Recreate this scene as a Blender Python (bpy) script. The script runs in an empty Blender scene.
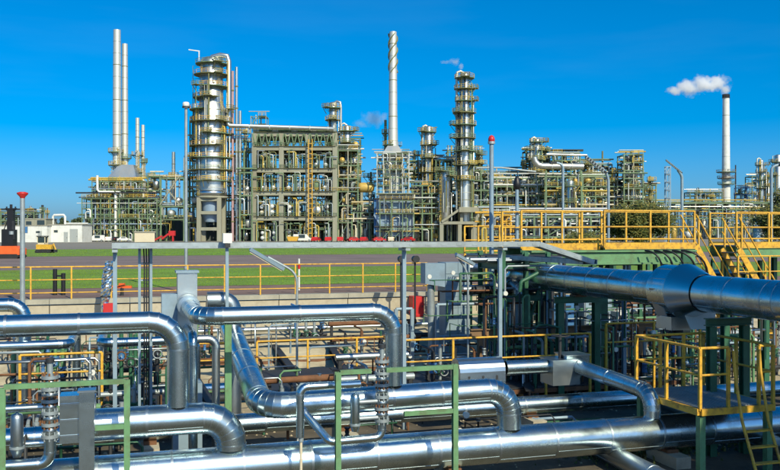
import bpy, math, random
from mathutils import Vector, Matrix
R = math.radians
sc = bpy.context.scene
COL = sc.collection

# ------------------------------------------------------------------ camera
CAMZ, FPX, HOR = 2.2, 850.0, 234.5            # camera height, focal length and horizon in photo pixels
cam_d = bpy.data.cameras.new('camera'); cam = bpy.data.objects.new('camera', cam_d); COL.objects.link(cam)
cam.location = (0, 0, CAMZ); cam.rotation_euler = (R(90), 0, 0)
cam_d.sensor_width = 36; cam_d.lens = 36 * FPX / 780; cam_d.shift_y = -(HOR - 235.0) / 780 * -1
cam_d.clip_start = 0.1; cam_d.clip_end = 20000
sc.camera = cam
# ------------------------------------------------------------------ sky + sun
SUN_EL, SUN_AZ = 37.0, 29.0                    # azimuth: degrees to the right of straight behind the camera
w = bpy.data.worlds.new('World'); sc.world = w; w.use_nodes = True
nt = w.node_tree; nt.nodes.clear()
sky = nt.nodes.new('ShaderNodeTexSky'); sky.sky_type = 'NISHITA'; sky.sun_disc = False
sky.sun_elevation = R(SUN_EL); sky.sun_rotation = R(180 - SUN_AZ)
sky.air_density = 0.75; sky.dust_density = 1.5; sky.ozone_density = 10.0; sky.altitude = 0
hs = nt.nodes.new('ShaderNodeHueSaturation'); hs.inputs['Saturation'].default_value = 1.32; hs.inputs['Value'].default_value = 1.0
hs.inputs['Hue'].default_value = 0.490
bg = nt.nodes.new('ShaderNodeBackground'); bg.inputs['Strength'].default_value = 0.136
wo = nt.nodes.new('ShaderNodeOutputWorld')
# faint high cloud streaks all round the sky
tcw = nt.nodes.new('ShaderNodeTexCoord'); mpw = nt.nodes.new('ShaderNodeMapping'); mpw.inputs['Scale'].default_value = (2.2, 2.2, 15); nw = nt.nodes.new('ShaderNodeTexNoise'); nw.inputs['Scale'].default_value = 1.6; nw.inputs['Detail'].default_value = 7
rw_ = nt.nodes.new('ShaderNodeValToRGB'); rw_.color_ramp.elements[0].position = .5; rw_.color_ramp.elements[0].color = (0, 0, 0, 1); rw_.color_ramp.elements[1].position = .8; rw_.color_ramp.elements[1].color = (.018, .018, .018, 1)
mw = nt.nodes.new('ShaderNodeMix'); mw.data_type = 'RGBA'; mw.inputs['B'].default_value = (4.6, 5.2, 6.0, 1)
nt.links.new(tcw.outputs['Generated'], mpw.inputs['Vector']); nt.links.new(mpw.outputs[0], nw.inputs['Vector']); nt.links.new(nw.outputs['Fac'], rw_.inputs['Fac']); nt.links.new(rw_.outputs['Color'], mw.inputs['Factor'])
nt.links.new(sky.outputs[0], hs.inputs['Color']); nt.links.new(hs.outputs[0], mw.inputs['A']); nt.links.new(mw.outputs['Result'], bg.inputs['Color']); nt.links.new(bg.outputs[0], wo.inputs['Surface'])
sun_d = bpy.data.lights.new('sun', 'SUN'); sun_d.energy = 4.6; sun_d.angle = R(0.5); sun_d.color = (1, 0.93, 0.70)
sun = bpy.data.objects.new('sun', sun_d); COL.objects.link(sun)
sd = Vector((math.sin(R(SUN_AZ)) * math.cos(R(SUN_EL)), -math.cos(R(SUN_AZ)) * math.cos(R(SUN_EL)), math.sin(R(SUN_EL))))
sun.rotation_euler = sd.to_track_quat('Z', 'Y').to_euler(); sun.location = sd * 50
vs = sc.view_settings; vs.view_transform = 'Standard'; vs.look = 'None'; vs.exposure = 0.18; vs.gamma = 1.0; vs.use_curve_mapping = False
sc.render.engine = 'CYCLES'; sc.cycles.use_denoising = True; sc.cycles.max_bounces = 12; sc.cycles.diffuse_bounces = 3; sc.cycles.glossy_bounces = 4
sc.cycles.volume_bounces = 12; sc.cycles.volume_step_rate = 2

# ------------------------------------------------------------------ frames of reference
T = R(17.2); CT, ST = math.cos(T), math.sin(T)  # the pipe trench is turned against the view by 17 degrees
def W(u, v, z): return Vector((u * CT - v * ST, u * ST + v * CT, z))
def dist(px, v): return v / (CT - ST * (px - 390) / FPX)
def S(px, py, v):
    d = dist(px, v); return Vector(((px - 390) / FPX * d, d, CAMZ - (py - HOR) / FPX * d))
def U(px, v): p = S(px, 0, v); return p.x * CT + p.y * ST
def Z(px, py, v): return S(px, py, v).z
def F(px, py, d): return Vector(((px - 390) / FPX * d, d, CAMZ - (py - HOR) / FPX * d))
AU, AV, AZ = Vector((CT, ST, 0)), Vector((-ST, CT, 0)), Vector((0, 0, 1))
AX, AY = Vector((1, 0, 0)), Vector((0, 1, 0))

# ------------------------------------------------------------------ materials
MATS = {}
def mat(name, rgb, rough=0.6, metal=0.0, var=0.12, scale=2.0, bump=0.0, bscale=None, dirt=None, dirt_amt=0.35, dscale=0.7, spec=None, bdist=0.02, streak=False):
    m = bpy.data.materials.new(name); m.use_nodes = True; n = m.node_tree.nodes; l = m.node_tree.links
    b = n['Principled BSDF']; b.inputs['Roughness'].default_value = rough; b.inputs['Metallic'].default_value = metal
    if spec is not None: b.inputs['Specular IOR Level'].default_value = spec
    tc = n.new('ShaderNodeTexCoord')
    no = n.new('ShaderNodeTexNoise'); no.inputs['Scale'].default_value = scale; no.inputs['Detail'].default_value = 6; no.inputs['Roughness'].default_value = 0.62
    co = tc.outputs['Object']
    if streak:
        mp = n.new('ShaderNodeMapping'); mp.inputs['Scale'].default_value = (1, 1, 0.16); l.new(co, mp.inputs['Vector']); co2 = mp.outputs[0]
    else: co2 = co
    l.new(co2, no.inputs['Vector'])
    cr = n.new('ShaderNodeValToRGB'); e = cr.color_ramp.elements
    e[0].position = 0.3; e[1].position = 0.7
    e[0].color = tuple(c * (1 - var) for c in rgb) + (1,); e[1].color = tuple(min(1, c * (1 + var)) for c in rgb) + (1,)
    l.new(no.outputs['Fac'], cr.inputs['Fac']); out = cr.outputs['Color']
    if dirt:
        n2 = n.new('ShaderNodeTexNoise'); n2.inputs['Scale'].default_value = dscale; n2.inputs['Detail'].default_value = 8; n2.inputs['Roughness'].default_value = 0.7
        l.new(co2, n2.inputs['Vector'])
        r2 = n.new('ShaderNodeValToRGB'); r2.color_ramp.elements[0].position = 0.48; r2.color_ramp.elements[1].position = 0.68
        r2.color_ramp.elements[0].color = (0, 0, 0, 1); r2.color_ramp.elements[1].color = (dirt_amt,) * 3 + (1,)
        l.new(n2.outputs['Fac'], r2.inputs['Fac'])
        mx = n.new('ShaderNodeMix'); mx.data_type = 'RGBA'; l.new(r2.outputs['Color'], mx.inputs['Factor']); l.new(out, mx.inputs['A'])
        mx.inputs['B'].default_value = tuple(dirt) + (1,); out = mx.outputs['Result']
        if metal > 0.5:
            ma = n.new('ShaderNodeMath'); ma.operation = 'MULTIPLY_ADD'; l.new(n2.outputs['Fac'], ma.inputs[0]); ma.inputs[1].default_value = 0.35; ma.inputs[2].default_value = rough - 0.16
            l.new(ma.outputs[0], b.inputs['Roughness'])
    l.new(out, b.inputs['Base Color'])
    if bump:
        n3 = n.new('ShaderNodeTexNoise'); n3.inputs['Scale'].default_value = bscale or scale * 6; n3.inputs['Detail'].default_value = 3
        l.new(co, n3.inputs['Vector'])
        bp = n.new('ShaderNodeBump'); bp.inputs['Strength'].default_value = bump; bp.inputs['Distance'].default_value = bdist
        l.new(n3.outputs['Fac'], bp.inputs['Height']); l.new(bp.outputs[0], b.inputs['Normal'])
    MATS[name] = m; return m
mat('alu', (.53, .64, .67), .25, 1, .08, 1.2, .16, 1.8, dirt=(.30, .31, .27), dirt_amt=.75, dscale=1.7, bdist=.03)
mat('alu_dull', (.42, .47, .48), .38, 1, .1, 1.5, .12, 2.5, dirt=(.4, .37, .32), dirt_amt=.5, dscale=1.5, bdist=.03)
mat('alu_bright', (.64, .68, .68), .24, 1, .05, 1.5, .12, 3, bdist=.02)
mat('band', (.46, .52, .54), .34, 1, .1, 4)
mat('steel_far', (.57, .58, .53), .36, .9, .14, .25, dirt=(.42, .36, .26), dirt_amt=.5, dscale=.18, streak=True)
mat('steel_stack', (.50, .51, .45), .5, .55, .1, .2, dirt=(.42, .38, .28), dirt_amt=.4, dscale=.12, streak=True)
mat('stack_pale', (.62, .62, .55), .48, .5, .08, .2, dirt=(.42, .38, .28), dirt_amt=.35, dscale=.12, streak=True)
mat('galv', (.34, .39, .40), .5, .45, .15, 5, dirt=(.2, .18, .14), dirt_amt=.4, dscale=2)
mat('bluegrey', (.25, .34, .40), .5, .2, .12, 3, dirt=(.16, .17, .16), dirt_amt=.4, dscale=1.3)
mat('yellow', (.66, .365, .03), .55, 0, .14, 3, dirt=(.24, .11, .03), dirt_amt=.9, dscale=7)
mat('yellow_old', (.50, .36, .06), .65, 0, .2, .4, dirt=(.2, .13, .05), dirt_amt=.6, dscale=.5)
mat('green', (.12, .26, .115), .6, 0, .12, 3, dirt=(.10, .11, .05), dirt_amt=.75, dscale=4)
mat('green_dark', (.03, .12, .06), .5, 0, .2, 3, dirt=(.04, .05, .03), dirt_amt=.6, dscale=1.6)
mat('green_far', (.14, .21, .11), .7, 0, .25, .4, dirt=(.1, .09, .05), dirt_amt=.5, dscale=.3)
mat('olive', (.16, .155, .06), .7, 0, .3, .5)
mat('ductgrey', (.22, .30, .35), .5, .1, .08, 2, dirt=(.2, .22, .22), dirt_amt=.4, dscale=1.3)
mat('shade_block', (.10, .12, .11), .8, 0, .25, .15, dirt=(.05, .05, .04), dirt_amt=.6, dscale=.1, streak=True)
mat('red', (.50, .02, .02), .45, 0, .1, 3, dirt=(.25, .03, .02), dirt_amt=.5)
mat('orange', (.75, .12, .02), .5, 0, .15, 2)
mat('white', (.66, .66, .60), .5, 0, .06, .6, dirt=(.42, .38, .3), dirt_amt=.4, dscale=.4)
mat('cream', (.60, .52, .36), .7, 0, .1, .8, dirt=(.35, .28, .18), dirt_amt=.5)
mat('gold', (.60, .40, .10), .5, .2, .2, .3, dirt=(.3, .2, .06), dirt_amt=.5, dscale=.3)
mat('bluewall', (.24, .33, .43), .55, .1, .1, .3, dirt=(.3, .3, .3), dirt_amt=.4, dscale=.3, streak=True)
mat('blue', (.05, .16, .34), .5, 0, .15, 2)
mat('pink', (.42, .27, .27), .6, .2, .15, .4)
mat('dark', (.025, .027, .03), .6, .1, .3, 2)
mat('black', (.012, .012, .013), .45, 0, .2, 2)
mat('rust', (.16, .07, .03), .85, 0, .35, 4, .3)
mat('glass', (.03, .05, .06), .08, 0, .1, 1)
mat('tyre', (.02, .02, .02), .85, 0, .2, 3)
mat('conc_far', (.28, .275, .20), .85, 0, .15, .3, dirt=(.2, .16, .1), dirt_amt=.5, dscale=.2, streak=True)
mat('concrete', (.42, .37, .27), .9, 0, .14, 1.2, .35, 14, dirt=(.17, .14, .09), dirt_amt=.65, dscale=.55)
mat('conc_cap', (.34, .32, .25), .9, 0, .15, 2, .3, 16, dirt=(.15, .14, .1), dirt_amt=.5)
mat('floor', (.46, .38, .24), .92, 0, .2, .8, .5, 12, dirt=(.17, .13, .08), dirt_amt=.8, dscale=.4)
mat('grate', (.16, .18, .18), .6, .4, .2, 6)
mat('grass', (.13, .235, .014), .95, 0, .22, .35, .3, 9, dirt=(.17, .19, .03), dirt_amt=.5, dscale=.07, bdist=.1)
mat('gravel', (.20, .125, .095), .95, 0, .18, 1.4, .6, 25, dirt=(.10, .075, .06), dirt_amt=.6, dscale=.1)
mat('road', (.185, .138, .12), .9, 0, .22, .25, .3, 30, dirt=(.15, .118, .105), dirt_amt=.5, dscale=.08)
mat('apron', (.22, .20, .16), .9, 0, .15, .1, dirt=(.1, .085, .06), dirt_amt=.6, dscale=.05)
mat('pit_shade', (.10, .08, .052), .95, 0, .3, 1.5, .6, 14, dirt=(.02, .018, .015), dirt_amt=.85, dscale=.5)
mat('sand', (.47, .40, .26), .95, 0, .22, 1.6, .6, 10, dirt=(.20, .15, .09), dirt_amt=.85, dscale=.9)
mat('soil', (.10, .12, .035), .95, 0, .35, 2, .5, 20, dirt=(.2, .15, .06), dirt_amt=.8, dscale=3)
mat('bark', (.09, .06, .04), .9, 0, .3, 2)
mat('cable', (.02, .02, .022), .5)
mat('brown', (.20, .12, .06), .8, 0, .2, .5)
def leaf_mat(name, a, b):
    m = bpy.data.materials.new(name); m.use_nodes = True; n = m.node_tree.nodes; l = m.node_tree.links
    p = n['Principled BSDF']; p.inputs['Roughness'].default_value = .65
    g = n.new('ShaderNodeNewGeometry'); r = n.new('ShaderNodeValToRGB')
    r.color_ramp.elements[0].color = a + (1,); r.color_ramp.elements[1].color = b + (1,)
    l.new(g.outputs['Random Per Island'], r.inputs['Fac']); l.new(r.outputs['Color'], p.inputs['Base Color'])
    MATS[name] = m
leaf_mat('leaf', (.02, .05, .008), (.17, .15, .028)); leaf_mat('leaf_far', (.03, .05, .02), (.07, .09, .03))

# ------------------------------------------------------------------ mesh building
ORG = {}
class MB:
    def __init__(s): s.v = []; s.f = []; s.sm = []
    def add(s, vs, fs, smooth=False):
        o = len(s.v); s.v += [Vector(p) for p in vs]
        for f in fs: s.f.append(tuple(i + o for i in f)); s.sm.append(smooth)
        return s
    def box(s, c, size, ax=None):
        ax = ax or (AX, AY, AZ); c = Vector(c); h = [ax[i] * (size[i] / 2) for i in range(3)]
        vs = [c + h[0] * a + h[1] * b + h[2] * d for d in (-1, 1) for b in (-1, 1) for a in (-1, 1)]
        return s.add(vs, [(0, 2, 3, 1), (4, 5, 7, 6), (0, 1, 5, 4), (2, 6, 7, 3), (0, 4, 6, 2), (1, 3, 7, 5)])
    def ubox(s, c, size): return s.box(c, size, (AU, AV, AZ))
    def bar(s, a, b, w_, h_, up=AZ):                      # rectangular bar from a to b
        a = Vector(a); b = Vector(b); d = (b - a); L = d.length
        if L < 1e-6: return s
        d /= L
        if abs(d.dot(up)) > .98: up = AX
        x = d.cross(up).normalized(); y = x.cross(d)
        return s.box((a + b) / 2, (L, w_, h_), (d, x, y))
    def hbeam(s, a, b, w_, h_, up=AZ, t=.12):               # H section
        a = Vector(a); b = Vector(b); d = (b - a).normalized()
        if abs(d.dot(up)) > .98: up = AY
        x = d.cross(up).normalized(); y = x.cross(d); tt = h_ * t
        s.bar(a + y * (h_ - tt) / 2, b + y * (h_ - tt) / 2, w_, tt, up); s.bar(a - y * (h_ - tt) / 2, b - y * (h_ - tt) / 2, w_, tt, up)
        return s.bar(a, b, w_ * .18, h_ - 2 * tt, up)
    def ring_pts(s, c, x, y, r, n): return [c + x * (r * math.cos(2 * math.pi * k / n)) + y * (r * math.sin(2 * math.pi * k / n)) for k in range(n)]
    def cyl(s, a, b, r0, r1=None, n=16, caps=True):
        a = Vector(a); b = Vector(b); r1 = r0 if r1 is None else r1; d = (b - a)
        if d.length < 1e-7: return s
        d.normalize(); up = AX if abs(d.z) > .9 else AZ; x = d.cross(up).normalized(); y = d.cross(x)
        p = s.ring_pts(a, x, y, r0, n) + s.ring_pts(b, x, y, r1, n)
        s.add(p, [(k, (k + 1) % n, n + (k + 1) % n, n + k) for k in range(n)], True)
        if caps:
            s.add(p[:n], [tuple(range(n))[::-1]]); s.add(p[n:], [tuple(range(n))])
        return s
    def tube(s, pts, r, n=8, caps=True):                   # swept tube along a polyline
        pts = [Vector(p) for p in pts]; m = len(pts); rings = []
        t0 = (pts[1] - pts[0]).normalized(); up = AX if abs(t0.z) > .9 else AZ
        x = t0.cross(up).normalized()
        for i, p in enumerate(pts):
            t = (pts[min(i + 1, m - 1)] - pts[max(i - 1, 0)]).normalized()
            x = (x - t * x.dot(t)).normalized(); y = t.cross(x)
            k = 1.0
            rings += s.ring_pts(p, x, y, r[i] if isinstance(r, (list, tuple)) else r, n)
        s.add(rings, [(i * n + k, i * n + (k + 1) % n, (i + 1) * n + (k + 1) % n, (i + 1) * n + k) for i in range(m - 1) for k in range(n)], True)
        if caps: s.add(rings[:n], [tuple(range(n))[::-1]]); s.add(rings[-n:], [tuple(range(n))])
        return s
    def lathe(s, base, prof, n=24, axis=AZ, smooth=True):   # prof: (radius, height) pairs
        base = Vector(base); d = axis.normalized(); up = AX if abs(d.z) > .9 else AZ; x = d.cross(up).normalized(); y = d.cross(x)
        r = []
        for (q, h) in prof: r += s.ring_pts(base + d * h, x, y, max(q, 1e-4), n)
        return s.add(r, [(i * n + k, i * n + (k + 1) % n, (i + 1) * n + (k + 1) % n, (i + 1) * n + k) for i in range(len(prof) - 1) for k in range(n)], smooth)
    def sphere(s, c, r, n=12, sq=(1, 1, 1)):
        c = Vector(c); m = n // 2; vs = []
        for i in range(m + 1):
            a = math.pi * i / m
            for k in range(n):
                b = 2 * math.pi * k / n; vs.append(c + Vector((sq[0] * r * math.sin(a) * math.cos(b), sq[1] * r * math.sin(a) * math.sin(b), sq[2] * r * math.cos(a))))
        return s.add(vs, [(i * n + k, (i + 1) * n + k, (i + 1) * n + (k + 1) % n, i * n + (k + 1) % n) for i in range(m) for k in range(n)], True)
    def prism(s, poly, ext):                               # closed polygon of 3D points pushed along ext
        n = len(poly); p = [Vector(q) for q in poly]; e = Vector(ext)
        return s.add(p + [q + e for q in p], [tuple(range(n))[::-1], tuple(range(n, 2 * n))] + [(k, (k + 1) % n, n + (k + 1) % n, n + k) for k in range(n)])
    def mesh(s, name, mt, org):
        me = bpy.data.meshes.new(name); me.from_pydata([tuple(p - org) for p in s.v], [], s.f)
        me.polygons.foreach_set('use_smooth', s.sm); me.materials.append(MATS[mt]); me.update(); return me
    def build(s, name, mt, parent=None, label=None):
        org = Vector((0, 0, 0)) if parent is None else ORG[parent.name]
        o = bpy.data.objects.new(name, s.mesh(name, mt, org)); COL.objects.link(o)
        if parent is not None: o.parent = parent
        ORG[o.name] = org
        if label: o['label'] = label
        return o
def inst(name, me, parent, loc, rz=0):                     # another piece with shared mesh data
    o = bpy.data.objects.new(name, me); COL.objects.link(o); o.parent = parent
    o.location = Vector(loc) - ORG[parent.name]; o.rotation_euler = (0, 0, rz); return o
LABELS = {}
def thing(name, label, cat, loc, group=None):
    o = bpy.data.objects.new(name, None); o.empty_display_size = .2; COL.objects.link(o); o.location = loc; ORG[o.name] = Vector(loc)
    o['label'] = label; o['category'] = cat
    if group: o['group'] = group
    return o
def struct(o, kind='structure'): o['kind'] = kind; return o
def tag(o, label, cat, group=None):
    o['label'] = label; o['category'] = cat
    if group: o['group'] = group
    return o
ORD = ['first', 'second', 'third', 'fourth', 'fifth', 'sixth', 'seventh', 'eighth', 'ninth', 'tenth', 'eleventh', 'twelfth', 'thirteenth', 'fourteenth']
rnd = random.Random(7)

CAMP = Vector((0, 0, CAMZ))
# clad pipe with elbows, seam bands; path through pts with bend radius r
def pipe(name, label, cat, pts, D, br=None, mt='alu', group=None, sec=1.6, n=28, band=True, caps=False, segs=6, mitre=True):
    pts = [Vector(p) for p in pts]; br = br or D * 1.15; t = thing(name, label, cat, pts[0], group); r = D / 2
    prev = pts[0]
    bm = 'band' if mt.startswith('alu') else mt
    def straight(a, b):
        L = (b - a).length
        if L < 1e-3: return
        d = (b - a) / L; k = max(1, round(L / sec)); q = 0.0
        for i in range(k):
            p0 = a + d * (L * i / k); p1 = a + d * (L * (i + 1) / k)
            m = MB(); m.cyl(p0, p1, r, r, n, caps); m.build('pipe_section', mt, t)
            if band and D > .2:
                sa = d.cross(AZ if abs(d.z) < .9 else AX).normalized(); sb = d.cross(sa); an = (2.45 if abs(d.z) < .9 else 1.0) + (.25 if i % 2 else 0); e_ = sa * math.cos(an) + sb * math.sin(an)
                if (p0 + e_ * r - CAMP).length > (p0 - e_ * r - CAMP).length: e_ = sa * -math.cos(an) + sb * math.sin(an)
                MB().bar(p0 + e_ * (r + .001), p1 + e_ * (r + .001), .014, .006, e_).build('lap_seam', 'alu_dull' if mt == 'alu' else mt, t)
            if band and i < k - 1:
                MB().cyl(p1 - d * .018, p1 + d * .018, r + .006, r + .006, n, True).build('seam_band', bm, t)
    for i in range(1, len(pts) - 1):
        a, b, c = pts[i - 1], pts[i], pts[i + 1]; d0 = (b - a).normalized(); d1 = (c - b).normalized()
        ang = d0.angle(d1); tl = br * math.tan(ang / 2)
        s0 = b - d0 * tl; s1 = b + d1 * tl; straight(prev, s0)
        nrm = (d1 - d0 * d0.dot(d1)).normalized(); cen = s0 + nrm * br
        arc = []; N = segs
        for k in range(N + 1):
            f = ang * k / N; arc.append(cen - nrm * (br * math.cos(f)) + d0 * (br * math.sin(f)))
        fine = []; NF = N * 3
        for k in range(NF + 1):
            f = ang * k / NF; fine.append(cen - nrm * (br * math.cos(f)) + d0 * (br * math.sin(f)))
        tan = lambda f: d0 * math.cos(f) + nrm * math.sin(f)
        e = MB(); side = d0.cross(nrm); rings = []
        src = arc if mitre else fine; M = len(src) - 1
        for k, p in enumerate(src):
            tt = tan(ang * k / M); y = side; x = tt.cross(y).normalized()
            rings.append(e.ring_pts(p, x, y, r, n))
        for k in range(M):
            e.add(rings[k] + rings[k + 1], [(q, (q + 1) % n, n + (q + 1) % n, n + q) for q in range(n)], True)
        eo = e.build('elbow', mt, t)
        if band:
            for k in (list(range(0, N + 1, 1)) if D > .2 else [0, N]):
                p = arc[k]; tt = tan(ang * k / N); wv = .016 if 0 < k < N else .024
                MB().cyl(p - tt * wv / 2, p + tt * wv / 2, r + .005, r + .005, n, True).build('seam_band', bm, eo)
        prev = s1
    straight(prev, pts[-1])
    return t

POSTS = {}
def railing(name, label, base, h=1.1, spacing=1.25, mt='yellow', r=.024, levels=(1.0, .62, .25), toe=False, cat='railing', group=None, skip=()):
    t = thing(name, label, cat, base[0], group)
    key = (round(h, 3), r, mt)
    if key not in POSTS:
        POSTS[key] = MB().box((0, 0, h / 2), (r * 2, r * 2, h)).mesh('post', mt, Vector((0, 0, 0)))
    me = POSTS[key]
    for i in range(len(base) - 1):
        a, b = Vector(base[i]), Vector(base[i + 1]); L = (b - a).length; k = max(1, round(L / spacing))
        ang = math.atan2(b.y - a.y, b.x - a.x)
        for j in range(k + 1):
            if j == 0 and i > 0: continue
            inst('post', me, t, a.lerp(b, j / k), ang)
        if i not in skip:
            for q, lv in enumerate(levels):
                rr = r if q == 0 else r * .8
                m = MB(); m.tube([a + AZ * (h * lv), b + AZ * (h * lv)], rr, 8); m.build('rail', mt, t)
            if toe: MB().bar(a + AZ * .09, b + AZ * .09, .012, .16).build('toe_board', mt, t)
    return t
# ================================================================== SETTING: ground, trench, strips
V0, FL = 31.0, -1.9                                       # wall line and trench floor level
def sheet(name, cells, z, mt):
    m = MB()
    for (u0, u1, v0, v1) in cells: m.add([W(u0, v0, z), W(u1, v0, z), W(u1, v1, z), W(u0, v1, z)], [(0, 1, 2, 3)])
    return struct(m.build(name, mt))
us, vs_ = [-7000, -70, 90, 7000], [-7000, -20, V0 + .3, 9000]
sheet('ground', [(us[i], us[i + 1], vs_[j], vs_[j + 1]) for i in range(3) for j in range(3) if not (i == 1 and j == 1)], 0, 'apron')
sheet('trench_floor', [(-70, 90, -20, V0 + .28)], FL, 'floor')
sheet('pit_floor_shade', [(-70, 90, -20, 18.6)], FL + .006, 'pit_shade')  # brown soil tone, darkened further to paint in shade around the front pipes
m = MB()
for a, b in ((W(-70, -20, 0), W(90, -20, 0)), (W(-70, -20, 0), W(-70, V0, 0)), (W(90, -20, 0), W(90, V0, 0))):
    m.add([a, b, b + AZ * FL, a + AZ * FL], [(0, 1, 2, 3)])
struct(m.build('trench_side', 'concrete'))
sheet('gravel_path', [(-300, 400, V0 + .3, 36.8)], .006, 'gravel')
def lawn(name, u0, u1, va, vb, z):                         # grass strip with a slightly ragged edge
    m = MB(); n = 400; r = random.Random(int(va)); P = []; Q = []
    for i in range(n + 1):
        uu = u0 + (u1 - u0) * i / n
        P.append(W(uu, va + r.uniform(-.35, .35), z)); Q.append(W(uu, vb + r.uniform(-.6, .6), z))
    m.add(P + Q, [(i, i + 1, n + 2 + i, n + 1 + i) for i in range(n)]); return struct(m.build(name, 'grass'))
lawn('lawn', -300, 400, 36.8, 56.5, .012); lawn('lawn', -400, 600, 91, 134, .012)
sheet('road', [(-400, 600, 56.8, 90.8)], .006, 'road')
# grass blades breaking the smooth lawn: tufts, one mass
m = MB(); r = random.Random(3)
for (va, vb, n, h) in ((36.9, 56, 12000, .03), (91.5, 133, 6000, .06)):
    for _ in range(n):
        v = r.uniform(va, vb); px = r.uniform(-20, 560); u = U(px, v); c = W(u, v, .012); a = r.uniform(0, 6.28); hh = h * r.uniform(.4, 1.2); ww = hh * .9
        d = Vector((math.cos(a), math.sin(a), 0)) * ww
        m.add([c - d, c + d, c + d * .3 + AZ * hh, c - d * .5 + AZ * hh * .8], [(0, 1, 2, 3)])
struct(m.build('grass_tufts', 'grass'), 'stuff')
# loose stones and moss on the trench floor
m = MB(); r = random.Random(5)
for _ in range(2600):
    px = r.uniform(0, 780); v = r.uniform(13.4, 30); u = U(px, v); c = W(u, v, FL); q = r.uniform(.015, .05) * (1 if r.random() < .93 else 2)
    a = r.uniform(0, 6.28); x = Vector((math.cos(a), math.sin(a), 0)) * q; y = Vector((-math.sin(a), math.cos(a), 0)) * q * .7
    m.add([c + x, c + y, c - x, c - y, c + AZ * q * .8], [(0, 1, 4), (1, 2, 4), (2, 3, 4), (3, 0, 4)])
struct(m.build('loose_stones', 'floor'), 'stuff')
m = MB(); r = random.Random(6)
for _ in range(5000):
    v = r.gauss(14.6, .55); px = r.gauss(655, 34); u = U(px, v); c = W(u, v, FL); hh = r.uniform(.03, .12); a = r.uniform(0, 6.28)
    d = Vector((math.cos(a), math.sin(a), 0)) * hh * .5; e = Vector((r.uniform(-.5, .5), r.uniform(-.5, .5), 1)) * hh
    m.add([c - d, c + d, c + e], [(0, 1, 2)])
struct(m.build('weeds', 'soil'), 'stuff')

# sandy bank sloping up to the wall
m = MB(); r = random.Random(12); nu, nv = 160, 14; P = []
for j in range(nv + 1):
    for i in range(nu + 1):
        f = j / nv; P.append(W(-30 + 85 * i / nu, 24.6 + (V0 - .1 - 24.6) * f, FL - .02 + 1.12 * (f ** .8) + (r.uniform(-.05, .05) if 0 < j < nv else 0)))
m.add(P, [(j * (nu + 1) + i, j * (nu + 1) + i + 1, (j + 1) * (nu + 1) + i + 1, (j + 1) * (nu + 1) + i) for j in range(nv) for i in range(nu)], True); struct(m.build('sand_bank', 'sand'))
# ------------------------------------------------------------------ retaining wall
rw = thing('retaining_wall', 'low tan concrete retaining wall behind the pipe trench', 'wall', W(0, V0, FL))
pw = 2.6; u = -22.0; r = random.Random(9)
pm = MB().ubox((0, 0, -FL / 2 - .1), (pw - .03, .3, -FL - .2)).mesh('panel', 'concrete', Vector((0, 0, 0)))
cm = MB().ubox((0, 0, 0), (pw - .015, .44, .16)).mesh('coping', 'conc_cap', Vector((0, 0, 0)))
MB().ubox(W(14, V0 + .2, FL / 2 - .1), (72, .12, -FL - .25)).build('backing', 'dark', rw)
while u < 50:
    inst('panel', pm, rw, W(u, V0 + r.uniform(-.008, .008), FL)); inst('coping', cm, rw, W(u, V0, -.08 + .002)); u += pw

# yellow railing along the wall top
railing('guard_railing', 'long three-bar yellow railing along the tan concrete retaining wall', [W(-16, V0 - .02, -.0), W(U(427, V0), V0 - .02, -.0)], 1.1, 1.32, group='yellow railings', levels=(1.0, .6, .2))
railing('guard_railing', 'yellow railing behind the dark pipe clutter, right of the grey duct box', [W(U(440, V0), V0 - .02, 0), W(U(560, V0), V0 - .02, 0)], 1.1, 1.32, group='yellow railings', levels=(1.0, .6, .2))
# lower walkway railing in the trench
RV = 23.7
def lowrail(p0, p1, label, sp=1.45, h=1.12): railing('guard_railing', label, [W(U(p0, RV), RV, FL), W(U(p1, RV), RV, FL)], h, sp, group='yellow railings', levels=(1.0, .58), r=.026)
railing('guard_railing', 'short yellow railing behind the studded valve of the leftmost green frame', [W(U(20, 18.9), 18.9, FL), W(U(102, 18.9), 18.9, FL)], 1.62, 1.25, group='yellow railings', levels=(1.0, .76, .4), r=.026)
lowrail(193, 236, 'short yellow railing behind the green post below the wall')
lowrail(257, 404, 'yellow railing in the trench behind the tall looped pipe')
railing('guard_railing', 'long yellow two-bar railing crossing before the dark rack and duct box', [W(U(404, 18.0), 18.0, FL), W(U(590, 18.0), 18.0, FL)], 1.74, 1.15, group='yellow railings', levels=(1.0, .72), r=.024)
railing('guard_railing', 'yellow two-bar railing under the big clad pipe', [W(U(606, 18.3), 18.3, FL), W(U(700, 18.3), 18.3, FL)], 1.92, 1.5, group='yellow railings', levels=(1.0, .76), r=.026)
railing('guard_railing', 'dark yellow railing in shade behind the crossover platform', [W(U(655, 25), 25, -1.3), W(U(800, 25), 25, -1.3)], 1.12, 1.5, group='yellow railings', levels=(1.0, .55), r=.026)

# ================================================================== FOREGROUND PIPES
PV = 13.1
def up_(px): return U(px, PV)
pipe('pipeline', 'thickest silver clad pipe running along the bottom of the picture', 'pipe', [W(-13, PV, -1.33), W(30, PV, -1.33)], .6, sec=1.05, n=40)
zb = -.57
pipe('pipeline', 'silver clad pipe bending down into the thickest pipe left of centre', 'pipe', [W(up_(88), PV, zb), W(up_(231), PV, zb), W(up_(231), PV, -1.06)], .46, .42, n=36, sec=.8)
pipe('expansion_loop', 'upper left silver pipe turning straight down onto a lower pipe', 'pipe', [W(up_(178) - 16, PV, .9), W(up_(178), PV, .9), W(up_(178), PV, zb + .2)], .32, .42, n=32, sec=.95)
ue = up_(198)
pipe('expansion_loop', 'level silver pipe high in the middle, turning down at its outer end', 'pipe', [W(ue, PV + 1.9, .96), W(ue, PV, .96), W(up_(393.5), PV, .96), W(up_(393.5), PV, -.23)], .275, .36, n=32, sec=.95)
ug = up_(262); zg = -.41
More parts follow.
